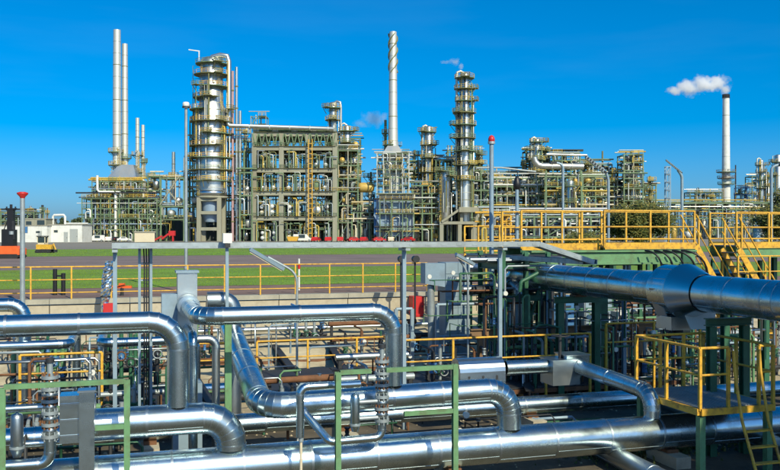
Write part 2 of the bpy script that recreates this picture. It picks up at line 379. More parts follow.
pipe('pipeline', 'mid-height silver pipe with a sloping leg behind and an elbow down', 'pipe', [W(ug, 18.2, .47), W(ug, PV, zg - .05), W(up_(509), PV, zg), W(up_(509), PV, -1.06)], .41, .4, n=36, sec=.95, segs=7)
pipe('pipeline', 'silver pipe lying on the trench floor behind the thickest pipe', 'pipe', [W(-12, 15.7, -1.27), W(30, 15.7, -1.27)], .36, n=32, sec=1.3)
JV = 15.9; uh = 8.95
pipe('branch_pipe', 'silver pipe angling forward from an insulated box then down to the thickest pipe', 'pipe', [W(U(505, JV), JV, -.53), W(uh, JV, -.53), W(uh, PV, -.63), W(uh, PV, -1.06)], .3, .32, n=32, sec=1.1)
# the big pipe coming forward on the right
ub = 10.6
pipe('trunk_pipe', 'big silver clad pipe coming forward under the yellow walkway', 'pipe', [W(ub, 22.5, -1.5), W(ub, 22.5, 1.07), W(ub, 11.0, 1.07), W(ub + 9, 11.0, 1.07)], .7, .95, n=44, sec=1.0, segs=8)
# behind left: elbowed pipes
pipe('branch_pipe', 'stubby silver elbow pipe entering at the far left edge behind the loop', 'pipe', [W(U(24, 20) - 14, 20, Z(0, 305, 20)), W(U(24, 20), 20, Z(0, 305, 20)), W(U(24, 20), 20, FL)], .3, .3, n=24)
pipe('branch_pipe', 'thin silver pipe under the upper left loop ending in a backward bend', 'pipe', [W(U(70, 19.5) - 14, 19.5, Z(40, 345, 19.5)), W(U(70, 19.5), 19.5, Z(40, 345, 19.5)), W(U(70, 19.5), 22, Z(40, 345, 19.5)), W(U(70, 19.5), 22, FL)], .2, .22, n=20)
pipe('branch_pipe', 'thin silver pipe passing behind the downward leg of the upper left loop', 'pipe', [W(U(101, 19.5), 22.5, FL), W(U(101, 19.5), 22.5, Z(130, 342, 19.5)), W(U(101, 19.5), 19.5, Z(130, 342, 19.5)), W(U(196, 19.5), 19.5, Z(130, 342, 19.5)), W(U(196, 19.5), 19.5, FL)], .2, .22, n=20)
pipe('branch_pipe', 'dull silver upright pipe with a top bend beside the green post', 'pipe', [W(U(190, 16), 16.0, FL), W(U(190, 16), 16.0, Z(200, 339, 16)), W(U(216, 16), 16.0, Z(200, 339, 16)), W(U(216, 16), 16.0, FL)], .15, .16, n=20, mt='alu_dull')
pipe('branch_pipe', 'bright upright pipe just behind the loop leg on the left', 'pipe', [W(U(193, 14.2), 14.2, -1.6), W(U(193, 14.2), 14.2, .55), W(U(193, 14.2), 16.2, .55)], .15, .16, n=20)
pipe('cross_pipe', 'dark grey pipe crossing low under the thickest pipe toward the camera', 'pipe', [W(U(770, 12), 5, -1.66), W(U(735, 14.5), 18, -1.66)], .34, n=24, mt='alu_dull', sec=2.5)
pipe('cross_pipe', 'grey pipe end showing below the shaded stretch of the thickest pipe', 'pipe', [W(U(612, 12.5), 5, -1.7), W(U(585, 14.2), 14.4, -1.68), W(U(585, 14.2), 14.4, -1.85)], .34, .3, n=24, mt='alu_dull', sec=2.5)

# bypass with studded valves
def spool(t, a, b, r, knobs=5, mt='galv'):                # column of studded flanges
    a = Vector(a); b = Vector(b); d = (b - a).normalized(); L = (b - a).length
    MB().cyl(a, b, r * .8, n=16).build('valve_body', 'dark', t)
    for k in range(knobs + 1):
        c = a + d * (L * k / knobs)
        f = MB().cyl(c - d * .022, c + d * .022, r * 1.5, n=16).build('flange', mt, t)
        x = d.orthogonal().normalized(); y = d.cross(x); mm = MB()
        for q in range(8):
            an = q * math.pi / 4 + .3; p = c + (x * math.cos(an) + y * math.sin(an)) * r * 1.25; mm.cyl(p - d * .06, p + d * .06, .014, n=6)
        mm.build('bolts', 'rust' if k % 2 else 'galv', f)
    for k in range(knobs):
        c = a + d * (L * (k + .5) / knobs); MB().sphere(c, r * 1.25, 12, (1, 1, .8)).build('valve_ball', 'alu_dull', t)
def studded(label, px, v, y0, y1, r=.075):
    p0, p1 = S(px, y1, v), S(px, y0, v); p1.x, p1.y = p0.x, p0.y
    t = thing('studded_valve', label, 'valve', p0, 'studded upright valves'); spool(t, p0, p1, r)
    MB().cyl(p1, p1 + AZ * .22, .04, n=12).build('stem', 'galv', t)
    MB().cyl(p1 + AZ * .2, p1 + AZ * .26, .06, n=12).build('stem_cap', 'dark', t)
    return t
VV = 12.55
studded('studded upright valve standing before the loop pipe leg at centre', 382, VV, 361, 420)
studded('studded upright valve inside the leftmost green frame', 50, VV, 377, 436)
pipe('bypass_pipe', 'thin bypass pipe looping below and left of the centre studded valve', 'pipe', [S(382, 420, VV), W(U(382, VV), VV, Z(382, 437, VV)), W(U(330, VV), VV, Z(382, 438, VV)), W(U(309, VV), VV + .35, Z(300, 418, VV)), W(U(309, VV), 13.0, Z(300, 410, VV))], .125, .12, n=20)
pipe('bypass_pipe', 'thin upright pipe bending level toward the centre studded valve', 'pipe', [W(U(300, 12.4), 12.4, Z(300, 437, 12.4)), W(U(300, 12.4), 12.4, Z(300, 387, 12.4)), W(U(360, 12.4), 12.4, Z(300, 387, 12.4))], .12, .12, n=20)
MB_ = thing('steam_trap', 'small upright silver pot hanging beside the centre studded valve', 'pot', S(355, 432, 12.5))
p = S(355, 432, 12.5); MB().lathe(p, [(.0, 0), (.05, .01), (.06, .05), (.075, .09), (.075, .52), (.06, .58), (.0, .6)], 20).build('shell', 'alu', MB_); MB().cyl(p + AZ * .1, p + AZ * .13, .085, n=20).build('flange', 'galv', MB_)
MB().tube([p + AZ * .45, p + AZ * .45 + AU * .35], .03).build('inlet_pipe', 'galv', MB_); MB().tube([p + AZ * .2, p + AZ * .2 + AU * .36], .03).build('outlet_pipe', 'galv', MB_)
pipe('bypass_pipe', 'thin pipe bending from the leftmost studded valve to the left edge', 'pipe', [S(50, 436, VV), W(U(50, VV), VV, Z(50, 463, VV)), W(U(50, VV) - 9, VV, Z(50, 465, VV))], .16, .15, n=20)
pipe('bypass_pipe', 'blue-tinged thin pipe entering at the left edge behind the studded valve', 'pipe', [W(U(47, 13) - 9, 13.0, Z(10, 409, 13)), W(U(47, 13), 13.0, Z(10, 409, 13))], .11, .12, n=20)
pipe('bypass_pipe', 'thin lower pipe behind the pot in the leftmost frame', 'pipe', [W(U(26, 12.9), 12.9, Z(40, 443, 12.9)), W(U(62, 12.9), 12.9, Z(40, 443, 12.9))], .09, .12, n=16)
tp = thing('steam_trap', 'small upright silver pot left of the leftmost studded valve', 'pot', S(17, 458, 12.7)); p = S(17, 458, 12.7)
MB().lathe(p, [(.0, 0), (.05, .01), (.06, .05), (.085, .1), (.085, .55), (.07, .6), (.0, .63)], 20).build('shell', 'alu_dull', tp); MB().cyl(p + AZ * .13, p + AZ * .16, .1, n=20).build('flange', 'galv', tp)
# insulated valve box left
t = thing('valve_cover', 'silver sheet box and upright clad post closing the pipe inside leftmost green frame', 'valve cover', S(76, 468, 12.75))
c = S(74, 417, 12.75); MB().ubox(c, (.36, .34, .66)).build('box', 'alu', t)
for k in range(3): MB().ubox(c + AZ * (-.22 + .22 * k) - AV * .175, (.34, .012, .02)).build('rib', 'band', t)
c = S(87, 429, 12.55); b = c.copy(); b.z = -1.15; tt = c.copy(); tt.z = Z(87, 391, 12.55)
MB().ubox((b + tt) / 2, (.2, .2, tt.z - b.z)).build('upright_box', 'alu', t); MB().ubox(tt + AZ * .012, (.24, .24, .03)).build('lid', 'band', t)
MB().cyl(S(90, 413, 13.1) , S(95, 413, 13.1), .28, n=32).build('end_flange', 'band', t)
def pcyl(c, L, r, mt, t, name, n=24): return MB().cyl(c - AU * L / 2, c + AU * L / 2, r, n=n).build(name, mt, t)
# insulated box on the branch pipe
t = thing('valve_cover', 'round-topped silver insulation box behind the centre pipe elbow', 'valve cover', S(478, 385, JV)); c = S(478, 371, JV)
L = .98; arc = [c + AV * (.26 * math.cos(a)) + AZ * (.02 + .26 * math.sin(a)) for a in [math.pi * k / 10 for k in range(11)]] + [c - AV * .26 - AZ * .24, c + AV * .26 - AZ * .24]
MB().prism([p - AU * L / 2 for p in arc], AU * L).build('cover', 'alu_bright', t)
for s_ in (-.3, .0, .3): MB().ubox(c + AU * s_ - AV * .264 - AZ * .1, (.04, .012, .09)).build('latch', 'dark', t)
t = thing('valve_cover', 'grey boxy insulation cover between the two blue-topped branch pipes', 'valve cover', S(560, 388, JV)); c = S(560, 371, JV)
MB().ubox(c, (.62, .56, .5)).build('box', 'alu_dull', t); MB().ubox(c + AZ * .262, (.66, .6, .02)).build('lid', 'band', t)
MB().cyl(c + AZ * .26, c + AZ * .75, .035, n=10).build('stem', 'dark', t); ringw = MB().lathe(c + AZ * .72, [(.16, 0), (.19, .015), (.16, .03), (.14, .015), (.16, 0)], 20).build('handwheel', 'dark', t)
t = thing('valve_cover', 'silver box at the back bend of the forward-angled branch pipe', 'valve cover', W(uh, JV, -.9)); c = W(uh - .02, JV + .02, -.52)
MB().ubox(c, (.52, .5, .42)).build('box', 'alu', t); MB().ubox(c + AZ * .22, (.56, .54, .02)).build('lid', 'band', t)
# collar and valve under the big pipe
t = thing('flange_cover', 'wide silver collar around the big clad pipe with white flap', 'flange cover', W(ub, 14.9, .6)); c = W(ub, 0, 1.07)
def at_v(v, dz=0, du=0): return W(ub + du, v - .35, 1.07 + dz)
MB().lathe(at_v(15.35), [(.36, 0), (.51, .01)], 40, -AV, False).build('back_plate', 'band', t); MB().lathe(at_v(15.35), [(.51, .01), (.51, .62)], 40, -AV).build('cover', 'alu', t)
MB().lathe(at_v(14.73), [(.51, 0), (.55, .0), (.55, .03)], 40, -AV, False).build('collar_rim', 'band', t); MB().lathe(at_v(14.7), [(.55, 0), (.37, .55)], 40, -AV).build('collar', 'alu_bright', t)
for k in range(12): a_ = 6.2832 * k / 12; e_ = AU * math.cos(a_) + AZ * math.sin(a_); MB().bar(at_v(15.3) + e_ * .513, at_v(14.78) + e_ * .513, .02, .008, e_).build('lap_seam', 'band', t)
MB().prism([at_v(15.2, -.3, -.44), at_v(15.2, .05, -.53), at_v(15.1, -.7, -.3)], AU * .03 - AV * .25).build('side_flap', 'alu_dull', t)
MB().prism([at_v(14.55, -.38, -.2), at_v(14.55, -.38, .55), at_v(14.45, -.72, .4), at_v(14.45, -.72, -.1)], -AV * .03).build('bottom_flap', 'white', t)
t2 = thing('drain_valve', 'dark bolted valve hanging under the collar of the big pipe', 'valve', W(ub, 14.6, .1)); a = W(ub - .05, 14.6, .6)
MB().cyl(a, a - AZ * .5, .12, n=16).build('valve_body', 'dark', t2); MB().ubox(a - AZ * .16 - AU * .1, (.42, .5, .26)).build('jacket', 'alu_dull', t2)
for z_ in (-.05, -.2, -.42): MB().cyl(a + AZ * z_, a + AZ * (z_ - .04), .2, n=18).build('flange', 'bluegrey', t2)
MB().cyl(a - AZ * .3, a - AZ * .3 + AU * .28, .08, n=14).build('actuator', 'cream', t2); MB().cyl(a - AZ * .3, a - AZ * .3 - AU * .3 - AV * .1, .06, n=12).build('stem', 'dark', t2)
MB().lathe(a - AZ * .3 - AU * .3 - AV * .1, [(.13, 0), (.16, .015), (.13, .03), (.11, .015), (.13, 0)], 18, AU).build('handwheel', 'dark', t2)

# pipe supports: concrete sleepers and steel shoes
for k, (px, v, zt, txt) in enumerate([(315, PV, -1.63, 'under the thickest pipe left of centre'), (452, PV, -1.63, 'under the thickest pipe by the bottom green post'), (668, PV, -1.63, 'under the thickest pipe by the crossover legs'), (150, 15.7, -1.45, 'under the rear floor pipe on the left'), (345, 15.7, -1.45, 'under the rear floor pipe at centre'), (530, 15.7, -1.45, 'under the rear floor pipe below the grey valve cover')]):
    u = U(px, v); t = thing('pipe_sleeper', 'concrete sleeper with steel shoe ' + txt, 'pipe support', W(u, v, FL), 'concrete sleepers')
    h = zt - FL - .06; MB().ubox(W(u, v, FL + h / 2), (.3, .9, h)).build('block', 'concrete', t)
    MB().ubox(W(u, v, zt - .03), (.22, .3, .06)).build('steel_shoe', 'rust', t)

# green frames
def gpost(t, u, v, z0, z1, w_=.08, mt='green'): MB().hbeam(W(u, v, z0), W(u, v, z1), w_, w_, AV).build('post', mt, t)
def grail(t, u0, u1, v, z, w_=.065, mt='green'): MB().ubox(W((u0 + u1) / 2, v, z), (abs(u1 - u0), w_, w_)).build('crossbar', mt, t)
GV = 12.1
t = thing('valve_stand', 'pale green steel frame around the leftmost studded valve', 'frame', W(U(66, GV), GV, FL), 'green support frames')
gpost(t, U(127, GV), GV, FL, Z(127, 380, GV)); gpost(t, U(2, GV), GV, FL, Z(2, 388, GV)); grail(t, U(4, GV), U(125, GV), GV, Z(66, 384, GV)); grail(t, U(95, GV), U(125, GV), GV, Z(110, 427, GV))
t = thing('valve_stand', 'green steel post with short arm left of centre studded valve', 'frame', W(U(338, GV), GV, FL), 'green support frames')
gpost(t, U(338, GV), GV, FL, Z(338, 372, GV), mt='green'); grail(t, U(340, GV), U(371, GV), GV, Z(350, 372, GV))
t = thing('valve_stand', 'pale green steel frame right of the centre studded valve', 'frame', W(U(455, GV), GV, FL), 'green support frames')
gpost(t, U(455, GV), GV, FL, Z(455, 364, GV)); grail(t, U(386, GV), U(453, GV), GV, Z(430, 368, GV)); grail(t, U(404, GV), U(453, GV), GV, Z(430, 412, GV))
t = thing('support_post', 'green steel post crossing behind the level loop pipe', 'post', W(U(228, 14.3), 14.3, FL), 'green support frames')
gpost(t, U(228, 14.3), 14.3, FL, Z(228, 322, 14.3), .11); MB().ubox(W(U(228, 14.3), 14.3, Z(228, 322, 14.3) + .02), (.2, .2, .03)).build('cap_plate', 'green', t)
t = thing('drain_pipe', 'thin pale upright rod before the thickest pipe left of centre', 'rod', S(301, 475, 12.4)); b = S(301, 436, 12.4); MB().cyl(b, Vector((b.x, b.y, FL)), .022, n=10).build('tube', 'cream', t); MB().cyl(b, b - AZ * .08, .04, n=10).build('coupling', 'galv', t)

# grey upright vessel behind the middle loop
t = thing('knockout_pot', 'grey-blue upright box duct behind the left end of the middle loop', 'duct', W(ue, 15.6, FL)); a = W(ue, 15.5, 0)
MB().ubox(W(ue, 15.6, .55), (.34, .34, 1.96)).build('duct', 'alu_dull', t); MB().ubox(W(ue, 15.6, 1.54), (.4, .4, .04)).build('flange', 'bluegrey', t)
MB().ubox(W(ue, 15.6, (FL - .43) / 2), (.5, .5, -.43 - FL)).build('base', 'bluegrey', t); MB().cyl(W(ue, 15.38, .96), W(ue, 15.0, .96), .19, n=24).build('inlet_flange', 'band', t); MB().ubox(W(ue - .3, 15.6, .9), (.28, .3, .5)).build('side_box', 'bluegrey', t)
t = thing('bent_duct', 'dark blue rounded elbow duct beside the grey upright box duct', 'duct', W(U(215, 17), 17, FL))
MB().tube([W(U(207, 17), 17, Z(215, 300, 17))] + [W(U(222, 17) + .22 * math.sin(a), 17, Z(215, 300, 17) - .22 + .22 * math.cos(a)) for a in [math.pi / 2 * k / 6 for k in range(7)]] + [W(U(222, 17) + .22, 17, FL)], .16, 16).build('duct', 'alu_dull', t)

# dark grated walkways lying behind the pipes
def grated(label, p0, p1, v0, v1, z_):
    u0, u1 = U(p0, (v0 + v1) / 2), U(p1, (v0 + v1) / 2); t = thing('grated_walkway', label, 'walkway', W((u0 + u1) / 2, (v0 + v1) / 2, FL), 'dark grated walkways'); n = max(2, round((u1 - u0) / 1.1))
    for k in range(n):
        for j in range(2):
            if (k * 5 + j * 3 + int(p0)) % 7 == 0: continue
            MB().ubox(W(u0 + (u1 - u0) * (k + .5) / n, v0 + (v1 - v0) * (j + .5) / 2, z_), ((u1 - u0) / n - .03, (v1 - v0) / 2 - .03, .04)).build('grating_panel', 'dark', t)
    for vv in (v0, (v0 + v1) / 2, v1): MB().ubox(W((u0 + u1) / 2, vv, z_ - .08), (u1 - u0, .06, .1)).build('bearer', 'rust', t)
    for k in range(n + 1):
        for vv in (v0, v1): MB().ubox(W(u0 + (u1 - u0) * k / n, vv, (z_ - .13 + FL) / 2), (.07, .07, z_ - .13 - FL)).build('leg', 'dark', t)
grated('dark steel grating behind the trench railing at centre', 262, 420, 19.6, 23.0, -1.5); grated('dark steel grating behind the leftmost frame', 10, 180, 18.6, 22.0, -1.55); grated('dark steel grating under the dark rack and cabinets', 430, 640, 18.6, 22.4, -1.5)
# ================================================================== MID GROUND
# cable tray on posts
TV, tz = 17.0, 1.99
def tray(t, a, b, wd=.36, h=.11, name='tray', mt='galv'):
    d = (b - a).normalized(); x = d.cross(AZ).normalized(); m = MB(); k = int((b - a).length / .32)
    m.bar(a + x * wd / 2, b + x * wd / 2, .02, h); m.bar(a - x * wd / 2, b - x * wd / 2, .02, h); m.bar(a - AZ * h * .45, b - AZ * h * .45, wd, .012)
    for i in range(k):
        p = a.lerp(b, (i + .5) / k); m.bar(p - x * (wd / 2 + .013), p - x * (wd / 2 + .013) + d * .12, .006, h * .5); m.bar(p + x * (wd / 2 + .013), p + x * (wd / 2 + .013) + d * .12, .006, h * .5)
    m.build(name, mt, t)
    mm = MB(); r = random.Random(2)
    for q in range(4):
        o = x * (-.12 + .08 * q) + AZ * .03; mm.tube([a + o + (b - a) * (i / 12) + AZ * r.uniform(-.015, .02) for i in range(13)], .018, 6)
    mm.build('cables', 'cable', t)
t = thing('cable_tray', 'long blue-grey cable tray carried across the trench on thin posts', 'cable tray', W(U(112, TV), TV, FL))
tu = [U(112, TV), U(300, TV), U(430, TV), U(536, TV)]
for i in range(3): tray(t, W(tu[i], TV, tz), W(tu[i + 1], TV, tz))
tray(t, W(tu[3], TV, tz), W(U(590, TV), TV, Z(590, 262, TV)), name='sloping_tray'); tray(t, W(U(590, TV), TV, Z(590, 262, TV)), W(U(592, TV), 24, Z(590, 262, TV)), name='tray')
for px, y in ((115, 330), (500, 300), (404, 300)):
    MB().ubox(W(U(px, TV), TV, (tz - .06 + FL) / 2), (.075, .075, tz - .06 - FL)).build('post', 'bluegrey', t); MB().ubox(W(U(px, TV), TV - .02, tz - .1), (.1, .5, .05)).build('bracket', 'galv', t)
t = thing('cable_ladder', 'upright cable ladder with black cables dropping from the tray on the left', 'cable ladder', W(U(145, TV), TV, FL))
ul, ur = U(139.5, TV + .25), U(151, TV + .25)
for q in (ul, ur): MB().ubox(W(q, TV + .25, (tz + FL) / 2 - .02), (.05, .07, tz - FL - .05)).build('stringer', 'bluegrey', t)
for k in range(11): MB().ubox(W((ul + ur) / 2, TV + .25, tz - .35 - k * .33), (ur - ul - .05, .03, .03)).build('rung', 'galv', t)
m = MB()
for q in range(3): m.tube([W(ul + (ur - ul) * (.35 + .22 * q), TV + .2, tz), W(ul + (ur - ul) * (.42 + .2 * q), TV + .19, tz - .4), W(ul + (ur - ul) * (.4 + .2 * q), TV + .19, tz - 2.2), W(ul + (ur - ul) * (.4 + .2 * q), TV + .2, FL + .1)], .014, 6)
m.build('cables', 'cable', t)
t = thing('junction_box', 'beige rectangular box standing on the left end of the cable tray', 'box', S(144, 244, TV)); c = S(144.5, 239, TV); c.z = tz + .06 + .1
MB().ubox(c, (.37, .26, .19)).build('housing', 'cream', t); MB().ubox(c + AZ * .1, (.4, .29, .02)).build('lid', 'conc_cap', t)
t = thing('junction_box', 'small white square box on a thin post beside the tray', 'box', W(U(227, 16.6), 16.6, FL)); u = U(227, 16.6)
MB().ubox(W(u, 16.6, (2.0 + FL) / 2), (.06, .06, 2.0 - FL)).build('post', 'bluegrey', t); MB().ubox(W(u, 16.55, 2.13), (.17, .12, .19)).build('housing', 'white', t); MB().ubox(W(u, 16.52, 1.99), (.1, .1, .08)).build('gland', 'dark', t)

# lamp posts near the wall
def pole(label, px, v, ytop, zb, r, head, mt='galv', name='lamp_post', group='tall posts'):
    d = dist(px, v); x = S(px, 0, v); b = Vector((x.x, x.y, zb)); tp = Vector((x.x, x.y, S(px, ytop, v).z)); t = thing(name, label, 'post', b, group)
    MB().cyl(b, tp, r, r * .85, 14).build('pole', mt, t); MB().cyl(b, b + AZ * .04, r * 2.4, n=12).build('base_plate', 'galv', t)
    MB().cyl(b + AZ * .9, b + AZ * 1.05, r * 1.25, n=14).build('collar', 'galv', t)
    head(t, tp); return t
def head_white(t, p):
    MB().lathe(p, [(.05, -.05), (.12, .0), (.13, .13), (.1, .18), (.0, .2)], 16).build('lamp_head', 'white', t)
    MB().lathe(p, [(.145, -.03), (.145, .02), (.0, .02)], 16).build('rim', 'dark', t)
def head_funnel(t, p): MB().lathe(p, [(.06, -.1), (.08, 0), (.165, .09), (.17, .13), (.08, .16), (.0, .16)], 18).build('funnel', 'red', t)
def head_red(t, p):
    MB().lathe(p, [(.07, -.05), (.11, .0), (.11, .08), (.075, .16), (.0, .2)], 16).build('beacon', 'red', t); MB().cyl(p - AZ * .1, p - AZ * .02, .12, n=14).build('ring', 'galv', t)
def head_dark(t, p): MB().lathe(p, [(.06, -.05), (.12, .02), (.12, .16), (.08, .28), (.05, .36), (.0, .38)], 14).build('lamp_head', 'black', t)
pole('tall thin post with white lamp head before the banded column', 186, 33, 107, 0, .065, head_white)
pole('pale post with dark red funnel top at the far left', 22.5, 28.6, 197, FL, .085, head_funnel)
pole('blue-grey post with red domed top before the right process racks', 491.5, 26, 141, FL, .085, head_red, 'bluegrey')
pole('shorter grey post with black lamp head next to red-topped post', 517, 24.5, 188, FL, .065, head_dark, 'bluegrey')
# bent-arm strip lights
def strip_light(label, px, v, ybend, zb, end, hx, hy, r=.03, mt='galv', rib=False, dv=0):
    x = S(px, 0, v); b = Vector((x.x, x.y, zb)); q = Vector((x.x, x.y, S(px, ybend, v).z)); e = S(*end, v + dv); t = thing('strip_light', label, 'lamp', b, 'bent-arm strip lights')
    d = (e - q).normalized(); pts = [b, q - AZ * .25] + [(q - AZ * .25).lerp(q, k / 4).lerp(q.lerp(q + d * .25, k / 4), k / 4) for k in range(1, 5)] + [e]
    MB().tube(pts, r, 10).build('pole', mt, t)
    a, c = S(*hx, v - .05), S(*hy, v - .05); dd = (c - a).normalized(); n_ = dd.cross(AY).normalized()
    MB().bar(a, c, .16, .07, n_).build('housing', 'dark' if rib else 'bluegrey', t); MB().bar(a + n_ * .05 * (1 if n_.z < 0 else -1) + dd * .03, c + n_ * .05 * (1 if n_.z < 0 else -1) - dd * .03, .12, .04, n_).build('diffuser', 'cream' if not rib else 'galv', t)
    if rib:
        L = (c - a).length; k = int(L / .12)
        for i in range(k): MB().bar(a + dd * (.12 * i) - AY * .09, a + dd * (.12 * i + .05) - AY * .09, .02, .12, n_).build('rib', 'galv', t)
    return t
strip_light('strip light on a bent arm reaching left before the lawn', 297, 20.5, 273, FL, (268, 257), (250, 249), (284, 269), .03)
strip_light('short strip light on a dark bent arm in the clutter by the duct box', 468, 20.0, 272, FL, (459, 259), (456, 254), (474, 264), .028)
strip_light('ribbed strip light on a curved grey pole left of the dark bush', 608.5, 28, 176, 0, (602, 168), (586, 157), (606, 173), .05, 'bluegrey', True)
strip_light('ribbed strip light on a curved pole to the right of the bush', 682, 60, 176, 0, (678, 170), (666, 160), (682, 173), .12, 'bluegrey', True)
def hook_light(label, px, v, ytop, xe, zb=0, r=.05):
    x = S(px, 0, v); b = Vector((x.x, x.y, zb)); t = thing('street_lamp', label, 'lamp', b); z1 = S(px, ytop, v).z; s = (xe - px) / FPX * dist(px, v)
    pts = [b, Vector((b.x, b.y, z1 - abs(s) * .7))] + [Vector((b.x + s * (1 - math.cos(a)), b.y, z1 - abs(s) * .7 + abs(s) * .7 * math.sin(a))) for a in [math.pi / 2 * k / 6 for k in range(1, 7)]]
    MB().tube(pts, r, 10).build('pole', 'bluegrey', t); p = pts[-1]; MB().box(p + Vector((s * .4, 0, 0)), (abs(s) * .9, .2, .1)).build('lamp_head', 'dark', t)
hook_light('grey lamp pole with hooked top behind the walkway railing', 563, 29, 163, 556); hook_light('curved lamp pole near the right picture edge', 771.5, 26, 165, 779)

# things at the wall
t = thing('hose_box', 'bright red box on the concrete wall beside the duct box', 'box', W(U(416, 30.6), 30.6, FL)); c = S(416.5, 306, 30.5)
MB().ubox(c, (.44, .5, .76)).build('cabinet', 'red', t); MB().ubox(c - AV * .256, (.38, .014, .68)).build('door', 'red', t); MB().ubox(c - AV * .27 + AU * .13, (.03, .03, .08)).build('handle', 'dark', t)
b = c - AZ * .38; MB().ubox(W(U(416, 30.6), 30.6, (b.z + FL) / 2), (.1, .1, b.z - FL)).build('leg', 'galv', t)
t = thing('hose_box', 'small red box hanging low at the railing by the wrapped hydrant', 'box', S(109, 313, 29.5)); c = S(109, 308, 29.5); MB().ubox(c, (.36, .25, .32)).build('cabinet', 'red', t); MB().ubox(c - AV * .13, (.3, .014, .26)).build('door', 'red', t); MB().ubox(Vector((c.x, c.y, (c.z - .16 + FL) / 2)), (.08, .08, c.z - .16 - FL)).build('leg', 'galv', t)
t = thing('wrapped_hydrant', 'leaning hydrant column wrapped in crumpled silver foil by the railing', 'hydrant', S(104, 312, 29.6)); r = random.Random(4); n = 14; rings = []; prof = []
a, b = S(104, 312, 29.6), S(109, 261, 29.6); m = MB()
for i in range(31):
    f = i / 30; c = a.lerp(b, f); rr = (.085 + .085 * min(1, f * 2.2)) * (1 if f < .9 else .7)
    rings += [c + Vector((math.cos(6.2832 * k / n), math.sin(6.2832 * k / n), 0)) * rr * r.uniform(.84, 1.12) for k in range(n)]
m.add(rings, [(i * n + k, i * n + (k + 1) % n, (i + 1) * n + (k + 1) % n, (i + 1) * n + k) for i in range(30) for k in range(n)]); m.add(rings[-n:], [tuple(range(n))]); m.build('foil_wrap', 'alu_bright', t)
MB().cyl(Vector((a.x, a.y, FL)), a + AZ * .1, .06, n=12).build('standpipe', 'galv', t)
for f in (.3, .55, .8): c = a.lerp(b, f); MB().cyl(c - AZ * .02, c + AZ * .02, .165, n=14).build('strap', 'dark', t)
t = thing('hydrant', 'low orange hydrant head behind the railing by the silver wrap', 'hydrant', S(122, 299, 32)); c = S(122, 299, 32); c.z = .0
MB().cyl(c, c + AZ * .3, .06, n=10).build('riser', 'dark', t); MB().box(c + AZ * .32, (.7, .1, .09)).build('crosspipe', 'orange', t); MB().box(c + AZ * .4, (.2, .12, .1)).build('bonnet', 'orange', t)
for px, lab in ((54, 'left'), (61, 'right')):
    pass
t = thing('bollard_post', 'short black double post behind the railing near the pale pole', 'post', S(57, 298, 33)); c = S(55, 298, 33); c.z = 0
for dx in (0, .3): MB().cyl(c + AX * dx, c + AX * dx + AZ * (.95 - dx * .5), .075, n=10).build('post', 'black', t)
MB().box(c + AX * .15 + AZ * .7, (.3, .05, .06)).build('link', 'black', t)
t = thing('marker_post', 'small red and white marker post behind the railing', 'post', S(299, 290, 33)); c = S(299, 290, 33); c.z = 0
MB().cyl(c, c + AZ * 1.25, .04, n=8).build('stake', 'white', t); MB().cyl(c + AZ * .85, c + AZ * 1.05, .055, n=8).build('red_band', 'red', t)
for k, px in enumerate((401, 415)):
    t = thing('signal_lamp', 'round black lamp head on a stalk above the wall, ' + ('left' if k == 0 else 'right') + ' of two', 'lamp', W(U(px, 29), 29, FL), 'round black lamp heads'); p = S(px, 259, 29)
    MB().cyl(Vector((p.x, p.y, FL)), p, .035, n=8).build('stalk', 'dark', t); MB().cyl(p - AV * .1, p + AV * .06, .12, n=14).build('lamp_head', 'black', t); MB().cyl(p - AV * .16, p - AV * .1, .13, .12, 14).build('hood', 'dark', t)
# duct box
t = thing('duct_box', 'tall pale blue-grey sheet metal duct box in front of the wall', 'duct', W(U(455, 25), 25, FL)); v = 25.0
u0, u1 = U(445.5, v), U(470, v); z1 = Z(455, 262.5, v)
MB().ubox(W((u0 + u1) / 2, v + .35, (z1 + FL) / 2), (u1 - u0, .7, z1 - FL)).build('duct', 'ductgrey', t)
nr = 9
for i in range(nr):
    for j in range(2):
        h = (z1 - FL) / nr; MB().ubox(W(u0 + (u1 - u0) * (j + .5) / 2, v - .008, FL + h * (i + .5)), ((u1 - u0) / 2 - .012, .02, h - .014)).build('panel', 'ductgrey', t)
ub0 = U(427.5, v); zb0 = Z(440, 284, v)
MB().prism([W(ub0, v + .2, z1 - .02), W(u0 - .003, v + .02, z1 - .02), W(u0 - .003, v + .02, zb0 - .1), W(ub0, v + .2, zb0)], AV * .45).build('side_hood', 'bluegrey', t)
MB().cyl(W(ub0 + .25, v + .4, zb0 - .05), W(ub0 + .3, v + .4, FL), .12, n=14).build('downpipe', 'galv', t)
railing('support_rack', 'grey pipe-rail frame standing before the duct box', [W(U(396, 24.4), 24.4, FL), W(U(412, 24.4), 24.4, FL)], 1.85, 3, 'bluegrey', .05, (1.0, .5), cat='frame', group='grey pipe frames')
railing('support_rack', 'grey pipe-rail frame between duct box and dark clutter', [W(U(437, 24.4), 24.4, FL), W(U(486, 24.4), 24.4, FL)], 1.95, 3, 'bluegrey', .05, (1.0, .5), cat='frame', group='grey pipe frames')

